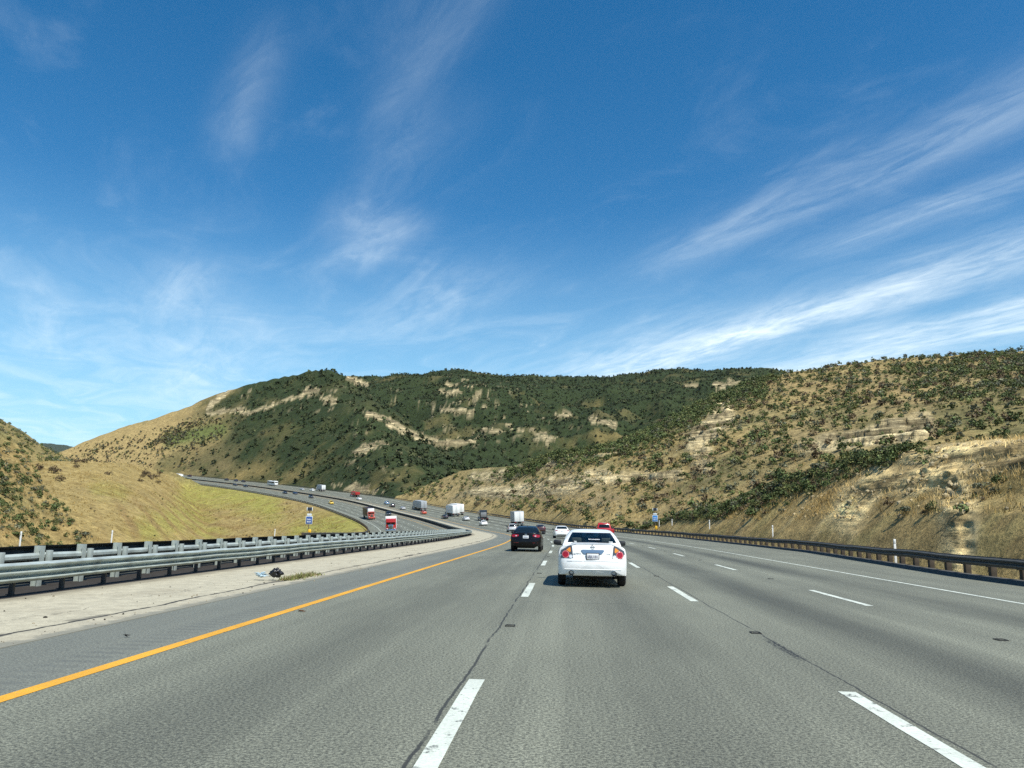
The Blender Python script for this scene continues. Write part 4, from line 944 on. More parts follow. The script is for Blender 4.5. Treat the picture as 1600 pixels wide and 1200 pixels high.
def make_car(sp, pm, lights='wide', detail=1, seethrough=False, rim=None, rev=False):
    v = Veh(); gl = see_glass() if seethrough else glass_dark()
    B, panes = car_mesh(sp, pm, gl, seethrough)
    bvh = BVHTree.FromPolygons([Vector(p) for p in B.v], B.f)
    b = v.p('body', B)
    for pn, mb in panes.items(): v.p('side_window' if pn.startswith('side') else pn, mb)
    W_, L_ = sp['W'], sp['L']
    U = MB().box((0, L_ / 2, .30), (W_ * 1.1, L_ - .8, .20), under_m, .03); v.p('underbody', U)
    for wy in (sp['wr'], sp['wf']):
        for sd_ in (-1, 1):
            t, r_ = wheel((sd_ * (W_ - .012), wy, .325), .325, .21, rim or alloy, sd_); k = v.p('wheel', t); v.p('rim', r_, k)
    for sd_ in (-1, 1):
        mm = MB().box((sd_ * (W_ + .035), sp['wf'] - .72, 1.06), (.23, .12, .15), pm if detail == 0 else black_pl, .05); mm.box((sd_ * (W_ - .02), sp['wf'] - .70, 1.0), (.16, .05, .05), black_pl, .01); v.p('wing_mirror', mm)
    zt = tab(sp['belt'], .1)
    if lights == 'tri':
        A = [(.53, 1.035), (.60, 1.045), (.81, .93), (.845, .77), (.82, .725), (.50, .735)]
        for sg in (1, -1):
            f_ = (lambda q_: q_) if sg == 1 else mir
            k = v.p('tail_light', poly_on(bvh, f_(A), smoke_l, .006))
            v.p('stop_lens', poly_on(bvh, circ(sg * .695, .825, .074), red_lens, .014), k); v.p('lens_ring', ring_on(bvh, sg * .695, .825, .074, .092, mat('pink_lens', (.62, .16, .16), .2, 0, .6)), k)
            v.p('indicator_lens', poly_on(bvh, f_([(.575, 1.0), (.60, .995), (.68, .935), (.625, .905), (.59, .875), (.56, .90)]), amber, .012), k)
            v.p('reversing_lens', poly_on(bvh, circ(sg * .56, .775, .045), clear_l, .012), k)
    elif lights == 'wide':
        for sg in (1, -1):
            f_ = (lambda q_: q_) if sg == 1 else mir
            A = [(.42, zt - .03), (.62, zt - .015), (.80, zt - .03), (.82, zt - .10), (.76, zt - .17), (.55, zt - .16), (.40, zt - .10)]
            k = v.p('tail_light', poly_on(bvh, f_(A), red_lens, .006))
            if detail: v.p('reversing_lens', poly_on(bvh, f_([(.50, zt - .08), (.60, zt - .07), (.60, zt - .115), (.52, zt - .12)]), clear_l, .012), k)
    elif lights == 'slim':
        for sg in (1, -1):
            f_ = (lambda q_: q_) if sg == 1 else mir
            k = v.p('tail_light', poly_on(bvh, f_([(.50, zt - .06), (.80, zt - .02), (.83, zt - .09), (.78, zt - .15), (.50, zt - .11)]), red_lens, .006))
    elif lights == 'tall':
        for sg in (1, -1):
            f_ = (lambda q_: q_) if sg == 1 else mir
            v.p('tail_light', poly_on(bvh, f_([(.70, zt + .0), (.82, zt - .02), (.83, zt - .25), (.73, zt - .27)]), red_lens, .006))
    # nose: lamps and grille
    zf = tab(sp['belt'], L_ - .2)
    for sg in (1, -1):
        f_ = (lambda q_: q_) if sg == 1 else mir
        v.p('headlight', poly_on(bvh, f_([(.46, zf - .02), (.74, zf + .02), (.72, zf - .12), (.48, zf - .12)]), clear_l, .006, y0=L_ + 1, dy=-1))
    v.p('grille', poly_on(bvh, [(-.38, .62), (.38, .62), (.34, .40), (-.34, .40)], black_pl, .006, y0=L_ + 1, dy=-1))
    v.bvh = bvh
    return v
def ring_on(bvh, cx, cz, r0, r1, m, n=20):
    M_ = MB(); vs = []
    for r_ in (r0, (r0 + r1) / 2, r1):
        for i in range(n):
            x, z = cx + r_ * math.cos(2 * PI * i / n), cz + r_ * math.sin(2 * PI * i / n); h = bvh.ray_cast(Vector((x, -1, z)), Vector((0, 1, 0)))
            vs.append((x, (h[0].y if h[0] else .1) - (.016 if r_ != r1 else .011), z))
    return M_.add(vs, [tuple(q_) for q_ in grid_faces(3, n, True)], m)
def surf_y(bvh, x, z): h = bvh.ray_cast(Vector((x, -1, z)), Vector((0, 1, 0))); return h[0].y if h[0] else .1
def at_st(s, t, rev=False, back=True): return frame_at(s, t, rev)
# ---- the white sedan straight ahead
whitep = mat('white_paint', (.80, .82, .80), .25, 0, .5, .015, 2)
v = make_car(SEDAN, whitep, 'tri', 1, True); bv = v.bvh
v.p('garnish', poly_on(bv, [(-.30, .935), (-.26, .95), (.26, .95), (.30, .935), (.235, .855), (.17, .84), (-.17, .84), (-.235, .855)], mat('silver_blue_trim', (.34, .43, .48), .22, .75), .02, .04))
yp = surf_y(bv, 0, .78) - .03
pl = v.p('number_plate', MB().box((0, yp, .785), (.335, .014, .175), black_pl, .006)); v.p('plate_face', MB().box((0, yp - .009, .782), (.30, .006, .145), plate_w, .002), pl)
for sg in (-1, 1):
    ex = MB(); ex.lathe((sg * .545, surf_y(bv, .545, .40) - .02, .36), (0, 1, 0), [(0, .052), (-.02, .066), (0, .070), (.25, .070)], chrome, 20); ex.lathe((sg * .545, surf_y(bv, .545, .40) + .05, .36), (0, 1, 0), [(0, .053), (.001, .002)], under_m, 20); ex.lathe((sg * .545, surf_y(bv, .545, .40) - .02, .36), (0, 1, 0), [(0, .0525), (.07, .052)], under_m, 20)
    v.p('exhaust_tip', ex)
v.p('badge', ring_on(bv, 0, 1.02, .040, .054, mat('silver_lettering', (.42, .44, .44), .3, .3))); v.p('badge_bar', MB().box((0, surf_y(bv, 0, 1.02) - .012, 1.02), (.13, .012, .016), mat('silver_lettering', (.42, .44, .44), .3, .3), .004))
lp = MB()
for a_, c_ in (((-.72, .455), (.72, .455)), ):
    n = 40; xs = np.linspace(a_[0], c_[0], n); vs = []
    for x in xs:
        for dz_, o_ in ((-.012, .002), (0, .016), (.012, .002)): vs.append((x, surf_y(bv, x, .455 + dz_) - o_, .455 + dz_))
    lp.add(vs, [tuple(q_) for q_ in grid_faces(n, 3)], whitep)
v.p('bumper_crease', lp)
lp = MB(); xs = np.linspace(-.66, .66, 40); vs = []
for x in xs:
    zz_ = .665 - .01 * (x / .66) ** 2
    for dz_, o_ in ((-.004, .0025), (.004, .0025)): vs.append((x, surf_y(bv, x, zz_ + dz_) - o_, zz_ + dz_))
lp.add(vs, [tuple(q_) for q_ in grid_faces(40, 2)], mat('panel_gap', (.30, .31, .30), .7)); v.p('boot_gap', lp)
# cabin
I = MB().box((0, 2.1, .84), (1.36, 2.9, .06), under_m, .01); v.p('cabin_floor', I)
I = MB().box((0, 1.08, 1.05), (1.28, .5, .03), mat('parcel_shelf', (.03, .032, .032), .9), .008); v.p('parcel_shelf', I)
for sg in (-1, 1):
    s1 = MB().box((sg * .36, 2.45, 1.02), (.46, .14, .42), cream_seat if sg < 0 else seat_m, .05); k = v.p('front_seat', s1); v.p('headrest', MB().box((sg * .36, 2.42, 1.30), (.26, .10, .15), seat_m, .04), k)
    v.p('rear_headrest', MB().box((sg * .40, 1.30, 1.16), (.27, .10, .15), seat_m, .04))
v.p('rear_seat', MB().box((0, 1.40, 1.0), (1.24, .14, .20), cream_seat, .05)); v.p('rear_view_mirror', MB().box((0, 2.86, 1.30), (.22, .03, .06), black_pl, .012))
stk = MB().box((-.44, .80, 1.135), (.07, .006, .03), plate_w, .002).box((.50, .80, 1.135), (.10, .006, .035), plate_w, .002)
v.p('window_sticker', stk)
ws = v.place('white_sedan', frame_at(21.0, .68), 'white sedan straight ahead with round red tail lights and twin exhausts', 'car')
ws.rotation_euler.z += 0.0
rotr = Matrix.Rotation(PI / 2, 4, 'X')
dk = mat('plate_lettering', (.04, .05, .13), .5); silver_l = mat('silver_lettering', (.42, .44, .44), .3, .6)
text('plate_number', '6BJU181', .098, dk, ws, Matrix.Translation((0, yp - .0135, .772)) @ rotr @ Matrix.Scale(.78, 4, (1, 0, 0)), .001, .001)
text('model_lettering', 'ALTIMA', .058, silver_l, ws, Matrix.Translation((-.40, surf_y(bv, -.4, .84) - .006, .845)) @ Matrix.Rotation(-.03, 4, 'Z') @ rotr, .003)
text('trim_lettering', '2.5 S', .05, silver_l, ws, Matrix.Translation((.40, surf_y(bv, .4, .84) - .006, .845)) @ Matrix.Rotation(.03, 4, 'Z') @ rotr, .003)
text('window_lettering', 'brunette', .085, plate_w, ws, Matrix.Translation((.06, .865, 1.192)) @ Matrix.Rotation(math.radians(26), 4, 'X') @ Matrix.Translation((0, 0, .012)), .001, .001)
# ---- the black sedan in the left lane
blackp = mat('black_paint', (.006, .006, .007), .22, 0, .1, .05, 3, spec=.25)
v = make_car(SEDAN, blackp, 'wide', 1, False); bv = v.bvh
yp = surf_y(bv, 0, .83) - .02
pl = v.p('number_plate', MB().box((0, yp, .835), (.33, .014, .16), plate_w, .006)); v.p('plate_print', MB().box((0, yp - .008, .835), (.24, .004, .06), mat('plate_print', (.3, .33, .42), .5), .001), pl)
v.p('badge', MB().box((0, surf_y(bv, 0, .985) - .01, .985), (.13, .014, .05), chrome, .006)); v.p('roof_antenna', MB().prism([(1.62, 1.44), (1.72, 1.44), (1.64, 1.50)], -.015, .015, black_pl))
v.p('reflector_strip', poly_on(bv, [(.40, .50), (.70, .51), (.70, .53), (.40, .52)], red_dark, .005)); v.p('reflector_strip', poly_on(bv, mir([(.40, .50), (.70, .51), (.70, .53), (.40, .52)]), red_dark, .005))
v.place('black_sedan', frame_at(46.6, -2.32), 'glossy black sedan in the left lane with red tail lights and a white plate', 'car')
# ---- nearer traffic, each with its own parts
def P_(name, c, r=.25): return paint(name, c, r)
blue_p, silver_p, grey_p, dark_p, red_p, orange_p, yellow_p2, navy_p = P_('blue_paint', (.05, .10, .20)), P_('silver_paint', (.42, .44, .45)), P_('grey_paint', (.16, .17, .17)), P_('charcoal_paint', (.018, .02, .024)), P_('red_paint', (.40, .022, .022)), P_('orange_paint', (.52, .10, .05)), P_('yellow_paint', (.78, .52, .03)), P_('navy_paint', (.02, .03, .06))
v = make_car(SEDAN, whitep, 'slim', 1, False); v.p('number_plate', MB().box((0, surf_y(v.bvh, 0, .82) - .01, .82), (.32, .014, .15), plate_w, .004)); v.p('bumper_diffuser', poly_on(v.bvh, [(-.62, .46), (.62, .46), (.58, .36), (-.58, .36)], black_pl, .006))
v.place('white_saloon', frame_at(95, .98), 'smaller white sedan farther ahead between the black sedan and the near white one', 'car')
v = make_car(SUV, silver_p, 'tall', 1, False); v.p('number_plate', MB().box((0, surf_y(v.bvh, 0, .72) - .01, .72), (.32, .014, .15), plate_w, .004)); v.p('bumper_cover', poly_on(v.bvh, [(-.72, .48), (.72, .48), (.66, .34), (-.66, .34)], black_pl, .006))
v.place('silver_hatchback', frame_at(162, -1.7), 'silver hatchback between the black sedan and the white box truck ahead', 'car')
v = make_car(SEDAN, P_('dark_red_brown_paint', (.06, .022, .02)), 'slim', 1, False)
v.place('dark_sedan', frame_at(150, 2.55), 'dark sedan half hidden behind the black sedan, at its right roof edge', 'car')
# ---- pickup
def pickup(pm):
    v = Veh(); B = MB()
    B.box((0, 1.25, .88), (1.98, 2.4, .56), pm, .05).box((0, 4.55, .86), (1.98, 1.9, .62), pm, .10).box((0, 3.05, .85), (1.98, 1.5, .62), pm, .04); v.p('body', B)
    C_ = MB(); vs = []
    for z, y0, y1, w in ((1.14, 2.45, 4.3, .94), (1.20, 2.47, 4.2, .93), (1.72, 2.60, 3.45, .78), (1.86, 2.72, 3.3, .74), (1.92, 2.95, 3.1, .62)):
        vs += [(-w, y0 + .06, z), (-w * .86, y0, z), (w * .86, y0, z), (w, y0 + .06, z), (w, y1 - .1, z), (w * .88, y1, z), (-w * .88, y1, z), (-w, y1 - .1, z)]
    C_.add(vs, [tuple(q_) for q_ in grid_faces(5, 8, True)] + [tuple(range(32, 40))], pm); v.p('cab', C_)
    v.p('rear_window', MB().add([(-.74, 2.478, 1.25), (.74, 2.478, 1.25), (.63, 2.57, 1.69), (-.63, 2.57, 1.69)], [(0, 1, 2, 3)], glass_dark()))
    v.p('windscreen', MB().add([(-.76, 4.15, 1.25), (.76, 4.15, 1.25), (.64, 3.50, 1.70), (-.64, 3.50, 1.70)], [(0, 1, 2, 3)], glass_dark()))
    for sg in (-1, 1):
        v.p('side_window', MB().add([(sg * .935, 2.65, 1.25), (sg * .935, 3.95, 1.25), (sg * .80, 3.35, 1.69), (sg * .80, 2.75, 1.69)], [(0, 1, 2, 3)], glass_dark()))
        v.p('tail_light', MB().box((sg * .92, .055, .92), (.12, .05, .36), red_lens, .015)); v.p('wing_mirror', MB().box((sg * 1.14, 4.0, 1.32), (.24, .1, .24), black_pl, .03))
        for wy in (1.1, 4.6):
            t, r_ = wheel((sg * .985, wy, .40), .40, .26, alloy, sg); k = v.p('wheel', t); v.p('rim', r_, k)
    v.p('tailgate', MB().box((0, .045, .90), (1.60, .05, .46), pm, .02)); v.p('rear_bumper', MB().box((0, -.02, .55), (1.9, .16, .18), chrome, .03)); v.p('underbody', MB().box((0, 2.8, .48), (1.3, 5.0, .26), under_m, .02))
    v.p('brake_lamp', MB().box((0, 2.68, 1.885), (.34, .05, .04), clear_l, .01)); v.p('number_plate', MB().box((0, -.105, .56), (.31, .01, .14), plate_w, .003))
    return v
pickup(red_p).place('red_pickup', frame_at(104, 7.25), 'red pickup truck partly hidden behind the near white sedan', 'pickup')
# ---- trucks
white_t = mat('trailer_white', (.74, .76, .74), .45, 0, .1, .05, .8); grey_t = mat('trailer_grey', (.36, .39, .41), .5, .1, .1, .06, .8); alu = mat('brushed_aluminium', (.55, .57, .57), .35, .8)
def truck_wheels(v, ylist, x=1.18, r=.50, dual=True, y_front=None):
    for sg in (-1, 1):
        for wy in ylist:
            t, r_ = wheel((sg * x, wy, r), r, .48 if dual else .28, alu, sg); k = v.p('wheel', t); v.p('rim', r_, k)
        if y_front is not None:
            t, r_ = wheel((sg * x, y_front, r), r, .28, alu, sg); k = v.p('wheel', t); v.p('rim', r_, k)
def tractor(v, y0, pm, top, hood='long', sleeper=True, roof=3.6, grille_m=None, stacks=True):
    """cab facing +y; y0 = back of the chassis"""
    gm = grille_m or chrome
    v.p('chassis', MB().box((0, y0 + 3.2, .78), (.9, 6.4, .3), under_m, .02))
    truck_wheels(v, [y0 + .75, y0 + 2.05], y_front=y0 + 5.9)
    if sleeper: v.p('sleeper', MB().box((0, y0 + 3.1, 2.15), (2.40, 1.5, roof - .75), top, .10)); 
    k = v.p('cab', MB().box((0, y0 + 4.3, 1.85), (2.25, 1.2, 1.7), pm, .10))
    v.p('cab_roof', MB().box((0, y0 + 4.15, (2.7 + roof) / 2), (2.28, 1.3, roof - 2.62), top if roof > 3.3 else pm, .12))
    v.p('sun_visor', MB().box((0, y0 + 4.98, 2.72), (2.2, .22, .34), pm, .05), k)
    for sg in (-1, 1): v.p('windscreen', MB().add([(sg * .04, y0 + 4.925, 2.02), (sg * 1.0, y0 + 4.925, 2.02), (sg * .98, y0 + 4.915, 2.58), (sg * .04, y0 + 4.915, 2.58)], [(0, 1, 2, 3)], glass_dark()), k)
    for sg in (-1, 1): v.p('side_window', MB().add([(sg * 1.135, y0 + 3.95, 2.0), (sg * 1.135, y0 + 4.75, 2.0), (sg * 1.135, y0 + 4.7, 2.55), (sg * 1.135, y0 + 3.95, 2.55)], [(0, 1, 2, 3)], glass_dark()), k)
    v.p('bonnet', MB().box((0, y0 + 5.75, 1.50), (1.35, 1.75, 1.02), pm, .10, (.92, 1)))
    k = v.p('grille', MB().box((0, y0 + 6.65, 1.48), (1.08, .08, 1.14), gm, .03)); v.p('grille_mesh', MB().box((0, y0 + 6.70, 1.48), (.78, .03, .90), mat('grille_bars', (.08, .10, .09), .4, .3), .01), k)
    v.p('bumper', MB().box((0, y0 + 6.75, .72), (2.40, .24, .42), gm, .05))
    for sg in (-1, 1):
        v.p('mudguard', MB().box((sg * .96, y0 + 5.9, 1.12), (.50, 1.35, .36), pm, .12)); v.p('headlight', MB().box((sg * .86, y0 + 6.62, 1.15), (.32, .1, .2), clear_l, .03)); v.p('fuel_tank', MB().tube((sg * 1.0, y0 + 2.9, .75), (sg * 1.0, y0 + 4.6, .75), .32, .32, alu, 14))
        v.p('wing_mirror', MB().box((sg * 1.38, y0 + 4.9, 2.25), (.16, .08, .55), gm, .02).box((sg * 1.2, y0 + 4.85, 2.5), (.3, .04, .04), gm))
        if stacks: v.p('exhaust_stack', MB().tube((sg * 1.12, y0 + 3.72, 1.2), (sg * 1.12, y0 + 3.72, roof + .15), .08, .08, chrome, 10))
def trailer(v, y0, L_, side_m, rear_m=None, zt=4.05, zb=1.12, wheels=True):
    T = MB().box((0, y0 + L_ / 2, (zt + zb) / 2), (2.58, L_, zt - zb), side_m, .03); k = v.p('trailer', T)
    v.p('rear_door', MB().box((-.62, y0 - .012, (zt + zb) / 2), (1.18, .03, zt - zb - .24), rear_m or side_m, .01), k); v.p('rear_door', MB().box((.62, y0 - .012, (zt + zb) / 2), (1.18, .03, zt - zb - .24), rear_m or side_m, .01), k)
    v.p('door_gap', MB().box((0, y0 - .02, (zt + zb) / 2), (.035, .03, zt - zb - .2), black_pl).box((-.35, y0 - .035, (zt + zb) / 2), (.03, .02, zt - zb - .4), alu).box((.35, y0 - .035, (zt + zb) / 2), (.03, .02, zt - zb - .4), alu), k)
    v.p('side_skirt_rail', MB().box((-1.295, y0 + L_ / 2, zb + .06), (.02, L_ - .1, .12), alu).box((1.295, y0 + L_ / 2, zb + .06), (.02, L_ - .1, .12), alu).box((-1.295, y0 + L_ / 2, zt - .05), (.02, L_ - .1, .1), alu).box((1.295, y0 + L_ / 2, zt - .05), (.02, L_ - .1, .1), alu), k)
    v.p('underride_bar', MB().box((0, y0 + .05, .55), (2.3, .1, .12), alu).box((-.6, y0 + .05, .8), (.08, .08, .6), alu).box((.6, y0 + .05, .8), (.08, .08, .6), alu), k)
    for sg in (-1, 1): v.p('tail_light', MB().box((sg * 1.0, y0 - .0, 1.02), (.4, .06, .12), red_lens), k)
    if wheels: truck_wheels(v, [y0 + 1.1, y0 + 2.4])
    v.p('trailer_frame', MB().box((0, y0 + L_ / 2, 1.0), (1.0, L_ - .4, .22), under_m), k)
def semi(pm, top, side_m, L_=13.5, rear_m=None, **kw):
    v = Veh(); trailer(v, 0, L_, side_m, rear_m); tractor(v, L_ - 2.6, pm, top, **kw); return v
def shift(mw, back): return mw @ Matrix.Translation((0, -back, 0))
v = semi(red_p, red_p, white_t, 13.5, roof=3.35); v.p('roof_fairing', MB().box((0, 13.2, 3.75), (2.3, .5, .5), white_t, .06))
v.place('red_semi_truck', shift(frame_at(193, -26.6, True), 17.6), 'red semi truck with a chrome grille and white trailer coming towards the median barrier', 'truck')
aero_r = mat('red_white_cab', (.50, .09, .06), .3, 0, .5)
v = semi(aero_r, white_t, mat('maroon_trailer', (.035, .016, .014), .5), 13.5, roof=3.95, grille_m=aero_r, stacks=False); v.place('red_white_semi_truck', shift(frame_at(306, -26.0, True), 17.6), 'semi truck with a red bonnet, white cab and dark maroon trailer side', 'truck')
def box_truck(pm, side_m, rear_m, L_=6.2, zt=3.75, joined=False):
    v = Veh(); trailer(v, 0, L_, side_m, rear_m, zt, 1.15, False); truck_wheels(v, [1.6], 1.1, .45, True, L_ + 1.1)
    v.p('chassis', MB().box((0, (L_ + 2) / 2, .75), (.9, L_ + 1.6, .28), under_m)); v.p('cab', MB().box((0, L_ + .95, 1.55), (2.1, 1.7, 1.9), pm, .12, (.9, .8))); v.p('windscreen', MB().add([(-.85, L_ + 1.80, 1.7), (.85, L_ + 1.80, 1.7), (.82, L_ + 1.70, 2.3), (-.82, L_ + 1.70, 2.3)], [(0, 1, 2, 3)], glass_dark()))
    for sg in (-1, 1): v.p('wing_mirror', MB().box((sg * 1.35, L_ + 1.5, 1.95), (.2, .1, .42), black_pl, .02).box((sg * 1.15, L_ + 1.5, 1.95), (.3, .04, .04), black_pl)); v.p('mud_flap', MB().box((sg * .98, 1.0, .45), (.5, .03, .6), black_pl))
    return v
box_truck(dark_p, grey_t, white_t, 6.4, 3.85).place('white_box_truck', frame_at(212, 6.6), 'white box truck with a shaded grey side, above the roof of the silver hatchback', 'truck')  # white box: shade on its side is put in as grey colour
v = semi(white_t, white_t, white_t, 13.0, roof=3.7); v.place('white_semi_truck', frame_at(307, 7.4), 'tall white semi trailer behind and right of a second white trailer', 'truck')
v = semi(dark_p, white_t, white_t, 11.0, roof=3.5); v.place('white_semi_truck', frame_at(299, 3.8), 'white semi trailer in front with rear doors facing us, left of the taller one', 'truck')
v = semi(grey_p, grey_t, grey_t, 13.0, roof=3.6, stacks=False); v.place('grey_semi_truck', frame_at(350, 3.0), 'long grey trailer truck beside the tan hillside, above the orange car', 'truck')
v = Veh(); tractor(v, 0, dark_p, dark_p, roof=3.2, stacks=True); v.p('headache_rack', MB().box((0, 2.25, 1.9), (1.9, .06, 1.5), mat('expanded_metal', (.25, .26, .26), .5, .5), .01)); v.p('rear_light_bar', MB().box((0, .05, .75), (2.2, .08, .14), red_dark))
v.place('dark_tractor_unit', frame_at(259, 5.4), 'dark bare truck tractor without a trailer, rear rack facing us', 'truck')
v = Veh(); Bd = MB(); tractor(v, 3.4, red_p, red_p, sleeper=False, roof=2.9, stacks=False)
Bd.box((0, 3.1, 2.0), (2.5, 5.6, 1.5), red_p, .05, (1.04, 1.04)); v.p('dump_body', Bd); v.p('body_ribs', MB().box((1.29, 2.0, 2.0), (.08, .12, 1.4), red_p).box((1.29, 4.0, 2.0), (.08, .12, 1.4), red_p).box((-1.29, 2.0, 2.0), (.08, .12, 1.4), red_p).box((-1.29, 4.0, 2.0), (.08, .12, 1.4), red_p)); v.p('chassis_tail', MB().box((0, 1.8, .8), (.9, 4.2, .3), under_m)); truck_wheels(v, [1.0]); v.p('tailgate', MB().box((0, .27, 2.0), (2.4, .06, 1.3), red_p, .02))
v.place('red_dump_truck', frame_at(466, 4.4), 'bright red dump truck in the slow lane, just above a small white car', 'truck')
# bus
v = Veh(); v.p('body', MB().box((0, 6, 1.9), (2.55, 12, 2.8), white_t, .16)); v.p('rear_panel', MB().box((0, -.02, 1.3), (2.2, .05, 1.1), white_t, .03)); v.p('rear_window', MB().box((0, -.015, 2.5), (2.0, .05, .7), glass_dark(), .02))
for sg in (-1, 1): v.p('side_window', MB().box((sg * 1.272, 6, 2.35), (.03, 11, .95), glass_dark(), .01)); v.p('tail_light', MB().box((sg * 1.05, -.02, 1.0), (.2, .05, .4), red_lens))
v.p('roof_unit', MB().box((0, 3, 3.4), (1.8, 3, .24), grey_t, .06)); truck_wheels(v, [2.4, 3.6], 1.14, .5, True, 9.4); v.p('skirt', MB().box((0, 6, .45), (2.3, 11, .2), black_pl))
v.place('coach', frame_at(604, 6.8), 'white coach with a dark window band on the far climb', 'bus')
# ---- far cars: one mesh each
FAR = [  # s, t, spec, paint, oncoming, name, label
 (226, -.6, SEDAN, whitep, 0, 'white_sedan', 'white sedan in front of the dark tractor unit, left of the box truck'),
 (266, .9, SEDAN, P_('pale_silver_paint', (.58, .60, .60)), 0, 'silver_sedan', 'pale silver sedan between the white trailers and the dark tractor unit'),
 (286, -2.6, SEDAN, dark_p, 0, 'dark_sedan', 'dark sedan beside the front of the white semi trailers, next to the median'),
 (325, -2.7, SEDAN, orange_p, 0, 'orange_car', 'orange car just below the long grey trailer'),
 (362, -2.9, SEDAN, silver_p, 0, 'silver_sedan', 'silver car between the orange car and the pair of blue and dark cars'),
 (381, -2.9, SUV, dark_p, 0, 'dark_car', 'dark car closely behind the blue one in the fast lanes'),
 (400, -.4, SUV, P_('light_blue_paint', (.20, .32, .45)), 0, 'blue_car', 'light blue car closely ahead of a dark car in the fast lanes'),
 (440, -2.8, SEDAN, whitep, 0, 'white_car', 'small white car just below the red dump truck'),
 (538, 4.0, SUV, whitep, 0, 'white_car', 'white car beside the cab of the white truck on the climb'),
 (550, 2.2, SEDAN, silver_p, 0, 'silver_car', 'silver car between the coach and the white truck on the climb'),
 (517, -16.2, SEDAN, navy_p, 1, 'dark_car', 'dark oncoming car right of the coach, the nearer to the median of two close ones'),
 (525, -19.8, SEDAN, dark_p, 1, 'dark_car', 'dark oncoming car right of the coach, the nearer to the grass of two close ones'),
 (476, -19.8, SUV, dark_p, 1, 'dark_car', 'dark oncoming car between the coach and the yellow car'),
 (422, -23.4, SUV, yellow_p2, 1, 'yellow_car', 'small yellow car coming down the far grade'),
 (332, -16.3, SUV, dark_p, 1, 'dark_car', 'dark oncoming car just behind the red semi truck'),
 (622, -16.2, SEDAN, dark_p, 1, 'dark_car', 'dark oncoming car high on the grade, farther of two left of the coach'),
 (603, -16.6, SUV, dark_p, 1, 'dark_car', 'dark oncoming car high on the grade, nearer of two left of the coach'),
 (682, 8.2, SUV, dark_p, 0, 'dark_car', 'dark car climbing the far grade, leftmost of the group of three in the slow lane'),
 (668, 8.4, SUV, navy_p, 0, 'dark_car', 'dark car climbing the far grade, middle of the group of three in the slow lane'),
 (656, 8.2, SEDAN, dark_p, 0, 'dark_car', 'dark car climbing the far grade, right of the group of three, nearest the coach'),
 (738, 8.4, SUV, P_('dark_maroon_paint', (.05, .02, .02)), 0, 'dark_car', 'maroon car near the top of the grade, just right of the far white truck'),
 (786, 8.3, SUV, dark_p, 0, 'dark_car', 'dark car at the very top of the grade before the road vanishes')]
for s_, t_, sp, pm, on, nm, lab in FAR:
    v = make_car(sp, pm, 'slim', 0, False, rim=alloy); v.place(nm, frame_at(s_, t_, bool(on)), lab, 'car', None, True)
v = semi(whitep, white_t, white_t, 13.0, roof=3.8, stacks=False); v.place('white_semi_truck', shift(frame_at(705, -16.5, True), 17), 'far white semi truck coming over the top of the grade at the left', 'truck', None, True)
v = box_truck(whitep, grey_t, white_t, 8.0, 4.0); v.place('white_box_truck', frame_at(532, 8.3), 'white truck with a grey side on the climb, right of the coach', 'truck', None, True)
# ------------------------------------------------------------------ call boxes, delineators, litter
blue_s = mat('sign_blue', (.03, .20, .52), .45); white_s = mat('sign_white', (.72, .78, .78), .5); pole_m = mat('brown_pole', (.14, .09, .07), .6, .3); yel_box = mat('call_box_yellow', (.80, .48, .02), .45, 0, .2); solar = mat('solar_cell', (.03, .04, .06), .15, .2)
def call_box(name, s, t, sc, label, blue, num):
    g = road(s, t); z, _, _ = ground_z(np.array([g[0]]), np.array([g[1]]))
    p = Vector((g[0], g[1], max(float(z[0]), g[2] - .3))); yaw = math.atan2(-p.x, p.y) * .9
    e = empty(name); e.matrix_world = Matrix.Translation(p) @ Matrix.Rotation(yaw, 4, 'Z') @ Matrix.Scale(sc, 4)
    tag(e, label, 'call box')
    MB().tube((0, 0, -.4), (0, 0, 3.35), .045, .04, pole_m, 10).build('pole', e)
    bx = MB().box((.13, -.1, .93), (.30, .24, .44), yel_box, .03).build('phone_box', e); MB().box((.13, -.225, .93), (.2, .012, .3), mat('box_door', (.72, .40, .02), .5), .005).build('door', bx)
    pl = MB().box((0, -.06, 2.12), (.70, .012, .84), white_s, .004).build('sign', e); MB().box((0, -.0695, 2.12), (.63, .008, .77), blue, .004).build('sign_face', pl)
    nb = MB().box((0, -.06, 2.70), (.46, .012, .22), white_s, .004).build('number_plate', e)
    w = mat('sign_lettering', (.75, .80, .82), .5)
    text('sign_text', 'CALL', .20, w, pl, Matrix.Translation((0, -.0745, 2.20)) @ rotr, .001, .004); text('sign_text', 'BOX', .20, w, pl, Matrix.Translation((0, -.0745, 1.94)) @ rotr, .001, .004)
    text('plate_text', num, .15, blue, nb, Matrix.Translation((0, -.067, 2.70)) @ rotr, .001)
    sp = MB().box((0, -.02, 3.30), (.5, .05, .34), solar, .005).build('solar_panel', e); MB().box((-.275, -.02, 3.30), (.06, .08, .38), white_s, .005).box((.275, -.02, 3.30), (.06, .08, .38), white_s, .005).build('panel_frame', sp)
    return e
call_box('call_box', 116, -33.4, 1.32, 'blue emergency call box sign on a pole against the green grass bank', mat('sign_navy', (.02, .07, .26), .45), '5-340')
call_box('call_box', 129, 18.7, 1.20, 'bright blue emergency call box sign with yellow phone box beyond the right guardrail', blue_s, '5-341')
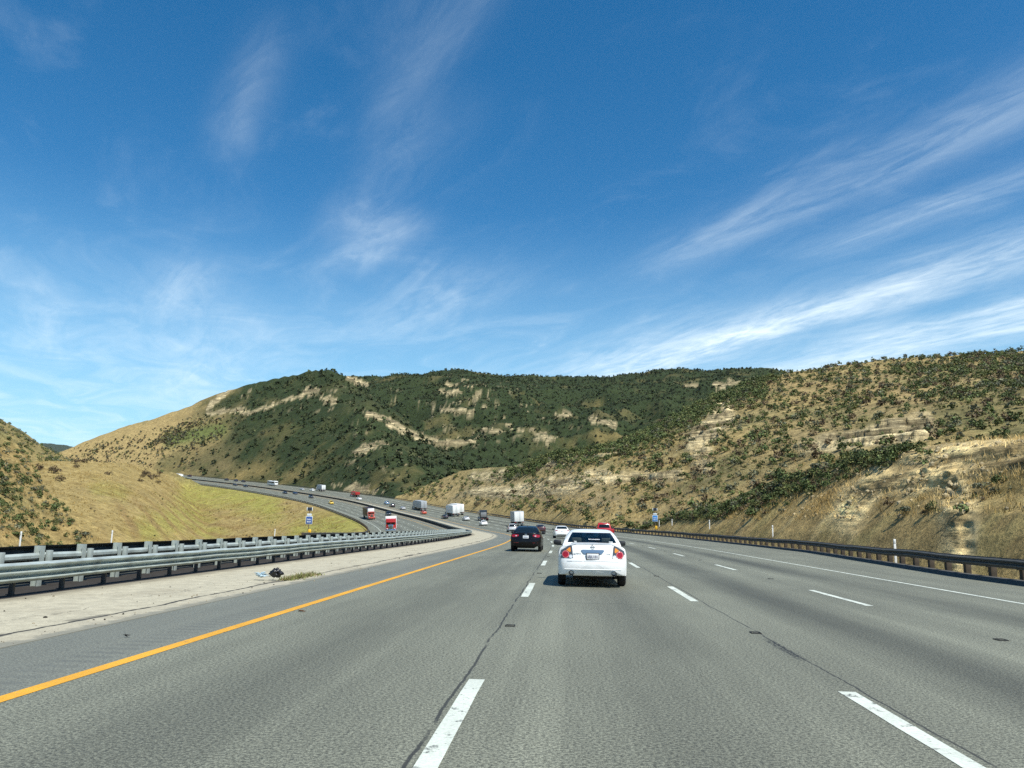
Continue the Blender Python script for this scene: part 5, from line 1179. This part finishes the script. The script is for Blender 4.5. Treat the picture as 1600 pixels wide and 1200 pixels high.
def delineator(s, t, h, label):
    g = road(s, t); z, _, _ = ground_z(np.array([g[0]]), np.array([g[1]])); h = h * .72 if t > 0 else h * .9
    e = empty('delineator_post', (g[0], g[1], float(z[0])))
    e.rotation_euler = (0, 0, -.1); tag(e, label, 'delineator', 'white marker posts along the rails')
    MB().box((0, 0, h / 2 - .15), (.11, .03, h + .3), mat('marker_white', (.72, .73, .70), .6, 0, 0, .05, 6), .008).build('post', e); MB().box((0, -.02, h - .14), (.08, .01, .16), mat('marker_reflector', (.62, .64, .62), .25), .003).build('reflector', e)
for s_, t_, h_, lab in ((42.0, 16.4, 2.1, 'white marker post nearest us on the right, in front of the dry grass'), (75.5, 19.4, 1.45, 'white marker post behind the right rail, second from the near end'), (103.5, 20.3, 1.6, 'white marker post behind the right rail, third from the near end'), (124, 20.2, 1.35, 'thin white marker post farther right of the right-hand call box, second one along'), (132.5, 20.2, 1.45, 'white marker post closest to the right-hand call box, just right of its yellow box'), (144, 18.5, 1.3, 'small white marker post left of the right-hand call box'), (188, 17.0, 1.3, 'small white marker post behind the small white sedan'),
                        (59.5, -34.0, 1.75, 'white marker post above the left barrier, on the brown slope'), (49, -34.2, 1.7, 'white marker post at the far left above the barrier'), (101, -34.2, 1.7, 'white marker post left of the blue call box on the grass bank'), (168, -33.2, 1.4, 'white marker post at the bend of the far grass bank')):
    delineator(s_, t_, h_, lab)
# litter on the strip: a dark stuffed bag and a crumpled pale blue cloth
def crumple(name, c, d, m, seed, amp, sub=4):
    bm = bmesh.new(); bmesh.ops.create_icosphere(bm, subdivisions=sub, radius=1)
    P_ = np.array([v.co[:] for v in bm.verts]); r = np.random.default_rng(seed); o = np.zeros(len(P_))
    for k in range(16):
        a = nrm(r.normal(size=3)); o += amp * np.abs(np.sin(P_ @ a * r.uniform(2, 7) + r.uniform(0, 6))) / (1 + k * .18)
    P_ = P_ * (1 - o[:, None] * .55)
    for v_, q_ in zip(bm.verts, P_): v_.co = Vector((q_[0] * d[0], q_[1] * d[1], max(q_[2], -.72) * d[2]))
    me = bpy.data.meshes.new(name); bm.to_mesh(me); bm.free(); me.materials.append(m); me.polygons.foreach_set('use_smooth', [True] * len(me.polygons))
    ob = bpy.data.objects.new(name, me); COL.objects.link(ob); ob.matrix_world = c; return ob
bag_m = mat('black_plastic_bag', (.010, .010, .012), .32); cloth_m = mat('pale_blue_cloth', (.36, .47, .52), .8, 0, 0, .15, 8)
tag(crumple('rubbish_bag', frame_at(20.75, -7.47) @ Matrix.Translation((0, 0, .20)), (.38, .30, .30), bag_m, 5, .22), 'crumpled black bag lying on the pale strip beside a blue cloth', 'bag')
tag(crumple('crumpled_cloth', frame_at(20.7, -7.86) @ Matrix.Translation((0, 0, .15)), (.62, .36, .24), cloth_m, 12, .30), 'crumpled pale blue cloth lying left of the black bag on the strip', 'cloth')
tag(crumple('tyre_scrap', frame_at(10.55, -5.75) @ Matrix.Translation((0, 0, .03)), (.24, .10, .08), slot_m, 8, .35, 3), 'small black rubber scrap on the left shoulder asphalt', 'rubber scrap')
tag(crumple('litter_scrap', frame_at(14.0, -4.55) @ Matrix.Translation((0, 0, .02)), (.26, .10, .05), mat('brown_card', (.13, .06, .025), .8), 9, .4, 3), 'flat brown scrap beside the yellow edge line', 'litter')
